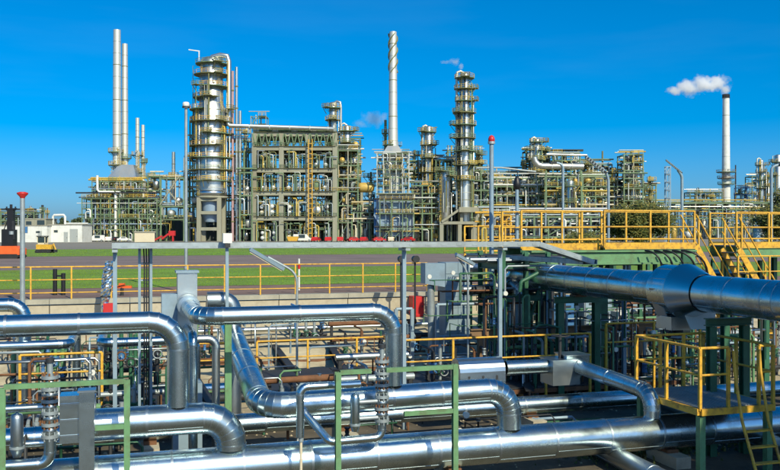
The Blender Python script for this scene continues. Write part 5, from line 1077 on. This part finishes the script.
module('lattice_tower', 'dark green lattice tower rising behind the bush', 624, 643, D0 + 10, (154, 162, 170, 178, 188, 200, 215), 8, 2, 101, dens=1.8, railmt='yellow_old')
tower('distillation_column', 'slim vessel inside the dark green lattice tower', 'column', 632, D0 + 14, [(157, 8), (240, 8)], [170, 185], 'steel_far', 'tall process columns', seed=102, risers=12)
t = thing('overhead_pipe', 'thin overhead pipe sagging level toward the red-topped post', 'pipe', pp(480, 168)); MB().tube([pp(476, 168.5), pp(500, 168), pp(520, 170.5), pp(535, 172)], .9 * s0, 8).build('pipe', 'galv', t)
for x in (490, 509): MB().cyl(pp(x, 168.4), pp(x, 172), .5 * s0, n=6).build('hanger', 'galv', t)
bullet('pale yellow flat drum above the right racks near the tall column', 503, 182, 26, 6, D0 + 12, 'gold')
# --- far right
DC = 460.0; sC = DC / FPX
tower('smoking_chimney', 'tall pale chimney with a dark rim trailing white smoke', 'chimney', 726, DC, [(95, 6.2), (97.5, 6.4), (140, 7.2), (242, 9.2)], [172, 178, 184], 'white', head=False, rings=18, seed=111, bigplat=2.6, rmt='brown', pmt='brown')
ch = [o for o in bpy.data.objects if o.name.startswith('smoking_chimney')][0]; c = F(726, 0, DC); MB().lathe((c.x, c.y, 0), [(2.2, Z0(98, DC)), (1.95, Z0(98, DC)), (1.95, Z0(95, DC) + .3), (1.5, Z0(95, DC) + .3), (1.5, Z0(98, DC))], 20).build('rim', 'black', ch)
tower('chimney_stack', 'thin dark mast right of the smoking chimney', 'chimney', 735.6, DC, [(165, 1.2), (235, 1.6)], [195], 'dark', 'pale process stacks', head=False, seed=112, bigplat=.6)
tower('distillation_column', 'slim galleried column far right of the smoking chimney', 'column', 761, DC - 40, [(161, 5), (236, 6)], [165, 172, 180, 188], 'steel_far', 'tall process columns', seed=113, risers=12, over=[(-4.5, 1.5, 160, 215, 'steel_stack')])
tower('distillation_column', 'pale column cut by the right picture edge', 'column', 778, DC - 60, [(156, 6), (236, 6)], [162, 175], 'steel_far', 'tall process columns', seed=114, risers=12)
module('pipe_rack', 'long low pale rack of pipes below the smoking chimney', 655, 790, DC - 60, (203, 209, 218), 10, 10, 115, dens=1.4, railp=.6, cw=.5)
module('steel_frame', 'small blue-grey frame right of the chimney foot', 741, 753, DC - 30, (187, 194, 202), 8, 2, 116, dens=1.2, colmt='blue', beam='blue')
module('lattice_mast', 'thin grey lattice mast right of the bush', 666.5, 670.5, 240, (166, 174, 182, 190, 198, 210, 222), 1.4, 1, 117, dens=0, vessels=False, colmt='bluegrey', beam='bluegrey', railp=0, cw=.22, deck='bluegrey')
for k, (px, w_, h_, mt) in enumerate(((748, 10, 14, 'dark'), (716, 7, 12, 'rust'))):
    pass
t = thing('blue_tank', 'upright blue-grey tank between the walkway sections', 'tank', (X0(757, 120), 120, 0)); MB().lathe((X0(757, 120), 120, 0), [(.5, 0), (.5, 3.3), (.3, 3.5), (0, 3.55)], 16).build('shell', 'bluegrey', t); MB().cyl((X0(757, 120), 120, 2.6), (X0(757, 120), 120, 2.7), .54, n=16).build('band', 'galv', t)

# --- more skyline: thin stacks, masts, frames
module('steel_frame', 'busy yellow and green frame wrapped around the left furnace', 82, 157, D0 - 3.5, (198, 208, 218, 229), 4, 8, 201, dens=1.1, vessels=False, cw=.28, deck='olive', railmt='yellow_old', railp=1, mats=('steel_far', 'white', 'green_far', 'yellow_old', 'dark', 'bluewall'))
SK = [(152, 172, 2.4, 'steel_far', 'right of the left furnace'), (246.5, 128, 1.8, 'olive', 'at the concrete rack left corner'), (357, 160, 2.6, 'steel_far', 'left of the gold drum'), (371, 172, 2.2, 'olive', 'between gold drum and lattice house'), (414.5, 150, 2.2, 'steel_stack', 'just right of the lattice house'), (436.5, 158, 2.6, 'steel_far', 'right of the flat-topped short column'), (479, 150, 2.4, 'olive', 'right of the tallest slim column'), (499, 172, 2.2, 'steel_far', 'behind the red-topped post'), (525, 160, 3.0, 'steel_far', 'left of the stubby column'), (547, 146, 1.6, 'olive', 'above the wide duct left end'), (589, 160, 2.6, 'steel_stack', 'right of the wide duct end'), (614, 168, 3.4, 'steel_far', 'left of the lattice tower'), (650, 176, 2.2, 'olive', 'right of the lattice tower'), (697, 188, 1.6, 'steel_far', 'left of the smoking chimney'), (712, 192, 1.8, 'olive', 'close left of the smoking chimney'), (768, 172, 2, 'olive', 'between the far right columns')]
for k, (px, yt, w_, mt, lab) in enumerate(SK):
    tower('vent_stack', 'thin galleried vent stack ' + lab, 'chimney', px, D0 + 16 if px < 655 else DC - 50, [(yt, w_), (238, w_ * 1.2)], [yt + 5, yt + 14, yt + 24], mt, 'thin vent stacks', head=False, seed=300 + k, rings=7, bigplat=1.1, risers=3)
module('steel_frame', 'skyline frame behind the short silver column', 448, 482, D0 + 18, (150, 163, 176, 189, 202), 7, 3, 202, dens=1.6)
module('steel_frame', 'skyline frame behind the red-topped post', 486, 528, D0 + 18, (172, 181, 190, 200), 7, 4, 203, dens=1.7)
module('steel_frame', 'tall skyline frame around the stubby column', 526, 549, D0 + 16, (150, 160, 170, 181, 193), 7, 2, 204, dens=1.8)
module('steel_frame', 'skyline frame above the right end of the wide duct', 578, 612, D0 + 18, (164, 173, 183, 194), 7, 3, 205, dens=1.7)
module('steel_frame', 'light frame beside the lattice tower', 612, 656, D0 + 20, (184, 193, 203), 7, 4, 206, dens=1.6)
module('steel_frame', 'far frame left of the smoking chimney foot', 690, 722, DC - 40, (192, 199, 207), 8, 3, 207, dens=1.6)
module('steel_frame', 'far frame around the slim far-right column', 752, 790, DC - 30, (176, 185, 194, 204), 8, 3, 208, dens=1.6)
module('steel_frame', 'pale frame between furnace building and short column', 408, 440, D0 + 14, (160, 170, 180), 6, 3, 209, dens=1.7)
module('steel_frame', 'slim skyline frame behind the concrete rack right end', 326, 360, D0 + 16, (138, 150, 162, 174), 6, 3, 210, dens=1.3)

module('steel_frame', 'upper pipe frame around the cone hood of the left furnace', 92, 142, D0 - 2.5, (181, 190, 197), 4, 6, 211, dens=1.3, vessels=False, cw=.25, railmt='yellow', railp=1)

# added dark blocks standing in for the shade among the dense equipment
def shade_block(label, p0, p1, yt, d, mt='shade_block'):
    x0, x1 = X0(p0, d), X0(p1, d); zt = Z0(yt, d); t = thing('shade_backdrop', label, 'building', ((x0 + x1) / 2, d, 0), 'dark shade blocks'); n = max(3, int((x1 - x0) / 3))
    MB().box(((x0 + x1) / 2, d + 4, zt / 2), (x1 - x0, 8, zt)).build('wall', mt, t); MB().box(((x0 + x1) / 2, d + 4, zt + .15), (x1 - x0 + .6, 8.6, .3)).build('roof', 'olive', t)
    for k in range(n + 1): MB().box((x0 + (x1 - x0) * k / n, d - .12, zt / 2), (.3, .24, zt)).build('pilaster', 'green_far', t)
    for k in range(n):
        if (k * 7 + int(p0)) % 3: w_ = MB().box((x0 + (x1 - x0) * (k + .5) / n, d - .08, zt * .6), ((x1 - x0) / n * .6, .16, zt * .22)).build('window', 'galv', t); MB().box((x0 + (x1 - x0) * (k + .5) / n, d - .18, zt * .6), ((x1 - x0) / n * .6 - .3, .05, zt * .22 - .3)).build('pane', 'glass', w_)
shade_block('long dark block put in for shade behind the furnace and column legs', 140, 250, 218, D0 + 22); shade_block('dark block put in for shade behind the lower floors of the concrete rack', 251, 345, 212, D0 + 13)
shade_block('dark block put in for shade behind the pipe bridge and furnace building', 346, 436, 214, D0 + 24); shade_block('dark block put in for shade behind the tall slim column and racks', 437, 530, 208, D0 + 27); shade_block('dark block put in for shade behind the wide duct racks', 531, 655, 205, D0 + 29)

module('steel_frame', 'fine green steelwork threaded through the concrete rack', 256, 334, D0 + 1.6, (140, 158, 181, 204, 229), 7, 9, 221, dens=.7, vessels=False, cw=.2, railmt='yellow_old', railp=.8, deck='olive', mats=('green_far', 'olive', 'dark', 'steel_stack', 'yellow_old'))



module('steel_frame', 'sparse gallery frame on the front of the blue furnace block', 380, 414, D0 - 7.2, (200, 213, 228), 1.8, 3, 241, dens=.5, vessels=False, cw=.25, railp=1, railmt='yellow_old', mats=('steel_far', 'green_far', 'olive', 'dark', 'gold'))
# ================================================================== LEFT BUILDINGS, VEHICLES, VEGETATION, SMOKE
DB = 235.0; sB = DB / FPX
def shed(label, p0, p1, ytop, d, mt, doors=(), wins=(), depth=8):
    x0, x1 = X0(p0, d), X0(p1, d); zt = Z0(ytop, d); t = thing('low_building', label, 'building', ((x0 + x1) / 2, d, 0), 'white site buildings')
    MB().box(((x0 + x1) / 2, d + depth / 2, zt / 2), (x1 - x0, depth, zt)).build('wall', mt, t); MB().box(((x0 + x1) / 2, d + depth / 2, zt + .1), (x1 - x0 + .4, depth + .4, .2)).build('roof', 'conc_cap', t)
    n = max(2, int((x1 - x0) / 1.5))
    for k in range(n): MB().box((x0 + (x1 - x0) * (k + .5) / n, d - .03, zt / 2), ((x1 - x0) / n - .06, .06, zt - .1)).build('panel', mt, t)
    for (a, b, ya, yb, m_) in wins: f = MB().box(((X0(a, d) + X0(b, d)) / 2, d - .09, (Z0(ya, d) + Z0(yb, d)) / 2), (X0(b, d) - X0(a, d), .1, Z0(ya, d) - Z0(yb, d))).build('window', 'conc_cap', t); MB().box(((X0(a, d) + X0(b, d)) / 2, d - .15, (Z0(ya, d) + Z0(yb, d)) / 2), (X0(b, d) - X0(a, d) - .12, .03, Z0(ya, d) - Z0(yb, d) - .12)).build('pane', m_, f)
    for (a, b, ya) in doors: f = MB().box(((X0(a, d) + X0(b, d)) / 2, d - .09, Z0(ya, d) / 2), (X0(b, d) - X0(a, d), .1, Z0(ya, d))).build('door', 'steel_stack', t); MB().box((X0(b, d) - .25, d - .17, Z0(ya, d) * .45), (.1, .06, .25)).build('handle', 'dark', f)
    return t
shed('long white flat-roofed building at the far left', -30, 47, 226, DB, 'white', doors=((38, 42, 231),), wins=((20, 28, 226.5, 233, 'blue'), (36, 40, 231, 233, 'glass'), (2, 10, 229, 233, 'glass')))
shed('white panelled building in front of the furnace', 48, 82, 225, DB + 3, 'white', doors=((64, 68, 232), (70, 78, 229)), wins=((54, 58, 230, 232.5, 'glass'),))
shed('grey upper block with dark window on the white building', 24, 46, 219, DB + 9, 'conc_far', wins=((37, 45, 220, 225, 'glass'), (26, 32, 221, 225, 'glass')))
t = thing('pipe_arch', 'white square pipe arch above the left buildings', 'pipe', (X0(58, DB + 14), DB + 14, 0)); q = lambda x, y: Vector((X0(x, DB + 14), DB + 14, max(0, Z0(y, DB + 14)))); MB().tube([q(53, 242), q(53, 216.5), q(54.2, 215), q(63.8, 215), q(65, 216.5), q(65, 242)], .35, 10).build('pipe', 'white', t)
t = thing('pipe_bridge', 'thin level white pipe between left buildings and furnace', 'pipe', (X0(75, DB + 14), DB + 15, 0)); MB().tube([Vector((X0(65, 250), 250, Z0(223.5, 250))), Vector((X0(88, 250), 250, Z0(223.5, 250)))], .25, 8).build('pipe', 'white', t)
for x in (70, 84): MB().box((X0(x, 250), 250, Z0(224.5, 250) / 2), (.2, .2, Z0(224.5, 250))).build('post', 'galv', t)
for k, (px, yt, w_, mt, lab) in enumerate(((30.5, 206, 2.2, 'steel_far', 'tiny grey stack over the left buildings, leftmost'), (36, 210, 2, 'green_far', 'tiny greenish stack over the left buildings'), (42.5, 205, 2.4, 'dark', 'tiny dark stack over the left buildings, tallest'), (47.3, 208, 1.2, 'brown', 'tiny thin brown stack right of the dark one'))):
    tower('chimney_stack', lab, 'chimney', px, 380, [(yt, w_), (240, w_ * 1.1)], [yt + 5], mt, 'pale process stacks', head=False, seed=120 + k, rings=8, bigplat=.8)
module('steel_frame', 'low green process frame behind the leftmost white building', -10, 34, 330, (212, 220, 228), 9, 4, 118, dens=1.2)

def car(label, px, d, mt, kind='van', rot=0.0, L=4.6, wd=1.85, h=2.0, y=None):
    b = F(px, 0, d); t = thing('parked_car', label, 'van' if kind == 'van' else 'car', (b.x, b.y, 0), 'vehicles parked before the plant'); t.rotation_euler = (0, 0, rot)
    o = Vector((b.x, b.y, 0)); A = lambda x, z_: o + Vector((x, -wd / 2, z_))
    if kind == 'van': prof = [(-L / 2, .35), (-L / 2, 1.0), (-L / 2 + .15, h), (L * .18, h), (L * .34, 1.15), (L / 2, .9), (L / 2, .35)]
    else: prof = [(-L / 2, .35), (-L / 2, .95), (-L * .36, 1.0), (-L * .24, h), (L * .1, h), (L * .26, .98), (L / 2, .82), (L / 2, .35)]
    body = MB().prism([A(x, z_) for x, z_ in prof], (0, wd, 0)).build('body', mt, t)
    zt = h - .12; zb = 1.08
    for sy in (-1, 1):
        y_ = sy * (wd / 2 + .012)
        MB().box(o + Vector((-L * .06, y_, (zt + zb) / 2)), (L * .32, .03, zt - zb)).build('side_window', 'glass', t)
        for x in (-L * .31, L * .31): wh = MB().cyl(o + Vector((x, y_ - .1 * sy, .33)), o + Vector((x, y_ + .04 * sy, .33)), .33, n=16).build('wheel', 'tyre', t); MB().cyl(o + Vector((x, y_ + .03 * sy, .33)), o + Vector((x, y_ + .06 * sy, .33)), .18, n=12).build('rim', 'galv', wh)
    a, c = (prof[3], prof[4]) if kind == 'van' else (prof[4], prof[5]); MB().prism([o + Vector((a[0] + .04, -wd * .42, a[1] - .1)), o + Vector((a[0] + .04, wd * .42, a[1] - .1)), o + Vector((c[0] + .03, wd * .42, c[1] + .08)), o + Vector((c[0] + .03, -wd * .42, c[1] + .08))], (.03, 0, .02)).build('windscreen', 'glass', t)
    for sy in (-1, 1): MB().box(o + Vector((L / 2 + .01, sy * wd * .36, .72)), (.04, .28, .16)).build('headlight', 'alu_bright', t); MB().box(o + Vector((-L / 2 - .01, sy * wd * .42, .85)), (.04, .16, .3)).build('taillight', 'red', t)
    return t
car('white delivery van parked before the furnace', 96.5, 262, 'white', 'van', R(195), 4.9)
car('white hatchback right of the delivery van', 109, 264, 'white', 'car', R(100), 4.2, h=1.5)
car('dark grey car between two white cars', 115.5, 266, 'dark', 'car', R(80), 4.2, h=1.5)
car('white car nearest the beige junction box', 124, 264, 'white', 'car', R(20), 4.2, h=1.5)
car('long white van parked under the concrete rack', 303, 266, 'white', 'van', R(5), 6.2, h=2.3)
for k, (px, rot, lab) in enumerate(((316, 75, 'beside the long white van'), (328.5, 88, 'second to the right of the white van'), (340, 95, 'before the rack right end'), (354, 25, 'before the pipe bridge, seen sideways'), (364, 80, 'under the gold drum'), (379, 20, 'left of the furnace building front'), (408, 160, 'at the furnace building right corner'), (391, 90, 'before the furnace building middle'))):
    car('dark red car parked ' + lab, px, 258, 'red' if k != 7 else 'cream', 'car', R(rot), 4.0, h=1.45) if k != 7 else car('cream car parked ' + lab, px, 260, 'cream', 'car', R(rot), 4.0, h=1.45)
t = thing('skip_container', 'yellow skip container left of the long white van', 'container', (X0(293, 262), 262, 0)); c = Vector((X0(293, 262), 262, 0)); MB().prism([c + Vector((-1.3, -1, .2)), c + Vector((1.3, -1, .2)), c + Vector((1.8, -1, 1.5)), c + Vector((-1.8, -1, 1.5))], (0, 2, 0)).build('bin', 'yellow', t); MB().box(c + Vector((0, 0, 1.55)), (3.7, 2.1, .1)).build('rim', 'yellow_old', t)
# road roller / mini digger
d = 101.0; b = F(45, 0, d); o = Vector((b.x, b.y, 0)); t = thing('mini_digger', 'small yellow tracked digger with cab on the lawn edge', 'digger', o); 
for sy in (-.55, .55): tr = MB().prism([o + Vector((x, sy - .16, z_)) for x, z_ in ((-.95, .18), (-.8, 0), (.8, 0), (.95, .18), (.8, .42), (-.8, .42))], (0, .32, 0)).build('track', 'tyre', t); [MB().cyl(o + Vector((x, sy - .19, .2)), o + Vector((x, sy + .19, .2)), .13, n=10).build('roller', 'dark', tr) for x in (-.6, 0, .6)]
MB().prism([o + Vector((x, -.55, z_)) for x, z_ in ((-.85, .46), (.95, .46), (.95, .8), (.6, 1.02), (-.85, 1.02))], (0, 1.1, 0)).build('body', 'yellow', t)
for x in (-.72, .16):
    for y in (-.42, .42): MB().box(o + Vector((x, y, 1.5)), (.08, .08, .9)).build('cab_post', 'cream', t)
MB().box(o + Vector((-.28, 0, 2.0)), (1.1, 1.05, .1)).build('cab_roof', 'dark', t); MB().box(o + Vector((-.28, 0, 1.5)), (.84, .8, .86)).build('cab_glass', 'glass', t); MB().box(o + Vector((-.28, 0, 1.12)), (.92, .92, .2)).build('cab_base', 'cream', t)
MB().tube([o + Vector((.8, -.2, .8)), o + Vector((1.1, -.2, 1.1)), o + Vector((1.35, -.2, .4))], .09, 8).build('boom', 'yellow', t); MB().box(o + Vector((1.35, -.2, .25)), (.25, .5, .3)).build('bucket', 'dark', t)
# drilling rig at the far left edge
d = 78.0; b = F(12, 0, d); o = Vector((b.x, b.y, 0)); t = thing('drilling_rig', 'orange machine with tall black mast at the left edge', 'machine', o)
MB().prism([o + Vector((x, -.8, z_)) for x, z_ in ((-1.6, .35), (1.0, .35), (1.0, .9), (.6, 1.15), (-1.6, 1.15))], (0, 1.6, 0)).build('body', 'orange', t)
for sy in (-.7, .7): MB().prism([o + Vector((x, sy - .2, z_)) for x, z_ in ((-1.5, .2), (-1.3, 0), (.8, 0), (1.0, .2), (.8, .42), (-1.3, .42))], (0, .4, 0)).build('track', 'tyre', t)
MB().box(o + Vector((-.15, -.2, 1.9)), (1.05, .9, 1.5)).build('power_unit', 'black', t)
MB().box(o + Vector((.05, -.3, 3.0)), (.55, .5, 2.9)).build('mast', 'black', t); MB().box(o + Vector((.35, -.45, 2.6)), (.18, .3, 1.7)).build('slide', 'dark', t)
MB().box(o + Vector((.05, -.3, 4.55)), (1.0, .3, .12)).build('crosshead', 'black', t); MB().cyl(o + Vector((.05, -.3, 4.6)), o + Vector((.05, -.3, 4.95)), .12, n=10).build('pulley', 'black', t)
for sx in (-.4, .4): MB().cyl(o + Vector((.05 + sx, -.3, 4.4)), o + Vector((.05 + sx, -.3, 4.75)), .07, n=8).build('fork', 'black', t)
MB().cyl(o + Vector((.2, -.55, 2.2)), o + Vector((.2, -.55, 2.5)), .22, n=14).build('reel', 'galv', t); MB().tube([o + Vector((-.5, -.3, 1.2)), o + Vector((-.7, -.3, 2.4)), o + Vector((-.3, -.3, 3.4))], .05, 8).build('hose', 'black', t)

# vegetation
def bush(name, label, cat, px0, px1, ytop, d, n, seed, leaf=.2, mt='leaf', lobes=11, zmin=.3, group=None):
    r = random.Random(seed); x0, x1 = X0(px0, d), X0(px1, d); zt = Z0(ytop, d); cx = (x0 + x1) / 2; hw = (x1 - x0) / 2; t = thing(name, label, cat, (cx, d, 0), group)
    L = []
    for k in range(lobes):
        f = -1 + 2 * (k + .5) / lobes; q = hw * r.uniform(.25, .42); zc = (zt - q * .9) * (1 - .45 * abs(f) ** 2.2) * r.uniform(.62, 1.0); L.append((cx + f * hw * .8, d + r.uniform(-.5, .5) * hw, max(q * .6, zc), q))
        L.append((cx + f * hw * .78 + r.uniform(-.5, .5), d + r.uniform(-.5, .5) * hw, r.uniform(.25, .6) * zt, q * 1.1))
    m = MB()
    for _ in range(n):
        lx, ly, lz, q = r.choice(L); v = Vector((r.gauss(0, 1), r.gauss(0, 1), r.gauss(0, 1))).normalized() * q * (r.random() ** .4) * r.uniform(.85, 1.18); p = Vector((lx, ly, lz)) + v
        if p.z < zmin: continue
        a = Vector((r.gauss(0, 1), r.gauss(0, 1), r.gauss(0, .6))).normalized(); b = a.orthogonal().normalized(); w_ = leaf * r.uniform(.5, 1.3)
        m.add([p - a * w_, p + b * w_ * .55, p + a * w_, p - b * w_ * .55], [(0, 1, 2, 3)])
    m.build('crown', mt, t); m = MB()
    for k in range(5):
        a = 1.26 * k; m.tube([Vector((cx, d, 0)), Vector((cx + math.cos(a) * hw * .2, d + math.sin(a) * hw * .2, zt * .3)), Vector((cx + math.cos(a) * hw * .55, d + math.sin(a) * hw * .5, zt * .68))], [.22, .15, .05], 7)
    m.build('trunk', 'bark', t); return t
bush('bush', 'large dark green bush tinged brown behind the walkway railing', 'bush', 603, 674, 192, 125, 16000, 1, .2)
bush('bush', 'dark bush at the right picture edge behind the curved lamp', 'bush', 757, 815, 186, 120, 12000, 2, .2)
bush('bush', 'low green hedge strip at the foot of the right racks', 'bush', 560, 606, 231, 122, 5000, 3, .16, zmin=.05)
for k, (a, b, y_) in enumerate(((58, 72, 215.5), (69, 84, 214), (80, 96, 216), (-8, 12, 214), (8, 30, 216), (150, 166, 216))):
    bush('tree', ['green tree left of the gap before the furnace', 'green tree in the gap between white building and furnace', 'green tree behind the furnace left side', 'tree behind the drilling rig', 'tree behind the long white building', 'tree behind the narrow rack by the furnace'][k], 'tree', a, b, y_, 420, 1500, 20 + k, .7, 'leaf_far', 5, .5, 'far trees')
# distant woods along the horizon
m = MB(); r = random.Random(77)
for k in range(9000):
    px = r.uniform(-200, 1000); d = r.uniform(900, 1300); h = 12 + 5 * math.sin(px * .07) + 4 * math.sin(px * .023 + 1) + r.uniform(-2, 2); p = F(px, 0, d); p.z = h * r.random() ** .6; a = r.uniform(0, 6.28); w_ = r.uniform(1.5, 4)
    e = Vector((math.cos(a), math.sin(a) * .3, 0)) * w_; m.add([p - e, p + e, p + e * .4 + AZ * w_, p - e * .6 + AZ * w_ * .8], [(0, 1, 2, 3)])
struct(m.build('treeline', 'leaf_far'), 'stuff')

# smoke and steam: real volumes
def plume(name, label, p0, lobes, d, k, col=(1, 1, 1), nscale=1.0, seed=0.0):
    """lobes: (px, py, rx, ry) in photo pixels turned to metres"""
    s = d / FPX; o = F(p0[0], p0[1], d); B = [F(x, y, d) - o for x, y, _, _ in lobes]; rr = [(a * s, b * s) for _, _, a, b in lobes]
    mn = Vector((min(B[i].x - rr[i][0] * 1.5 for i in range(len(B))), -max(q[1] for q in rr) * 1.6, min(B[i].z - rr[i][1] * 1.5 for i in range(len(B))))); mx = Vector((max(B[i].x + rr[i][0] * 1.5 for i in range(len(B))), -mn.y, max(B[i].z + rr[i][1] * 1.5 for i in range(len(B)))))
    ob = MB().box(o + (mn + mx) / 2, tuple(mx - mn)); m = bpy.data.materials.new(name); m.use_nodes = True; n = m.node_tree.nodes; l = m.node_tree.links; n.clear()
    out = n.new('ShaderNodeOutputMaterial'); pv = n.new('ShaderNodeVolumePrincipled'); pv.inputs['Color'].default_value = col + (1,); pv.inputs['Anisotropy'].default_value = .2; l.new(pv.outputs[0], out.inputs['Volume'])
    tc = n.new('ShaderNodeTexCoord'); prev = None
    def node(op, a, b=None):
        q = n.new('ShaderNodeMath'); q.operation = op
        for i, x in enumerate((a, b)):
            if x is None: continue
            if isinstance(x, (int, float)): q.inputs[i].default_value = x
            else: l.new(x, q.inputs[i])
        return q.outputs[0]
    for i in range(len(B)):
        mp = n.new('ShaderNodeMapping'); mp.vector_type = 'POINT'; sx, sz = 1 / rr[i][0], 1 / rr[i][1]
        mp.inputs['Scale'].default_value = (sx, sz, sz); mp.inputs['Location'].default_value = (-B[i].x * sx, 0, -B[i].z * sz); l.new(tc.outputs['Object'], mp.inputs['Vector'])
        ln = n.new('ShaderNodeVectorMath'); ln.operation = 'LENGTH'; l.new(mp.outputs[0], ln.inputs[0]); v = node('SUBTRACT', 1.0, ln.outputs['Value']); prev = v if prev is None else node('MAXIMUM', prev, v)
    ns = n.new('ShaderNodeTexNoise'); ns.noise_dimensions = '4D'; ns.inputs['W'].default_value = seed; ns.inputs['Scale'].default_value = nscale; ns.inputs['Detail'].default_value = 5; ns.inputs['Roughness'].default_value = .62; l.new(tc.outputs['Object'], ns.inputs['Vector'])
    v = node('ADD', prev, node('MULTIPLY', node('SUBTRACT', ns.outputs['Fac'], .5), 2.4)); v = node('MULTIPLY', node('POWER', node('MINIMUM', node('MAXIMUM', v, 0.0), .8), 1.3), k); l.new(v, pv.inputs['Density'])
    MATS[name] = m; t = MB(); ORG['tmp'] = o
    me = ob.mesh(name, name, o); q = bpy.data.objects.new(name, me); q.location = o; COL.objects.link(q); q['kind'] = 'stuff'; q['label'] = label; q['category'] = 'smoke'; return q
plume('smoke', 'white smoke cloud drifting left from the tall pale chimney', (726, 95), [(725, 90, 4, 6), (718, 83, 11, 8), (703, 85, 14, 9), (689, 87, 13, 8), (676, 91, 10, 5)], DC, 1.5, nscale=.24, seed=1.3)
plume('smoke', 'thin grey steam cloud left of the straked stack', (386, 120), [(384, 118, 5, 6), (373, 119.5, 12, 9), (360, 124, 10, 5)], D0 + 14, .35, nscale=.4, seed=4.1)
plume('smoke', 'small wisp of steam above the tallest slim column', (462, 70), [(461, 66, 2.5, 4), (455, 61.5, 7, 4), (446, 62, 6, 2.5)], D0 + 4, .6, nscale=.5, seed=7.7)
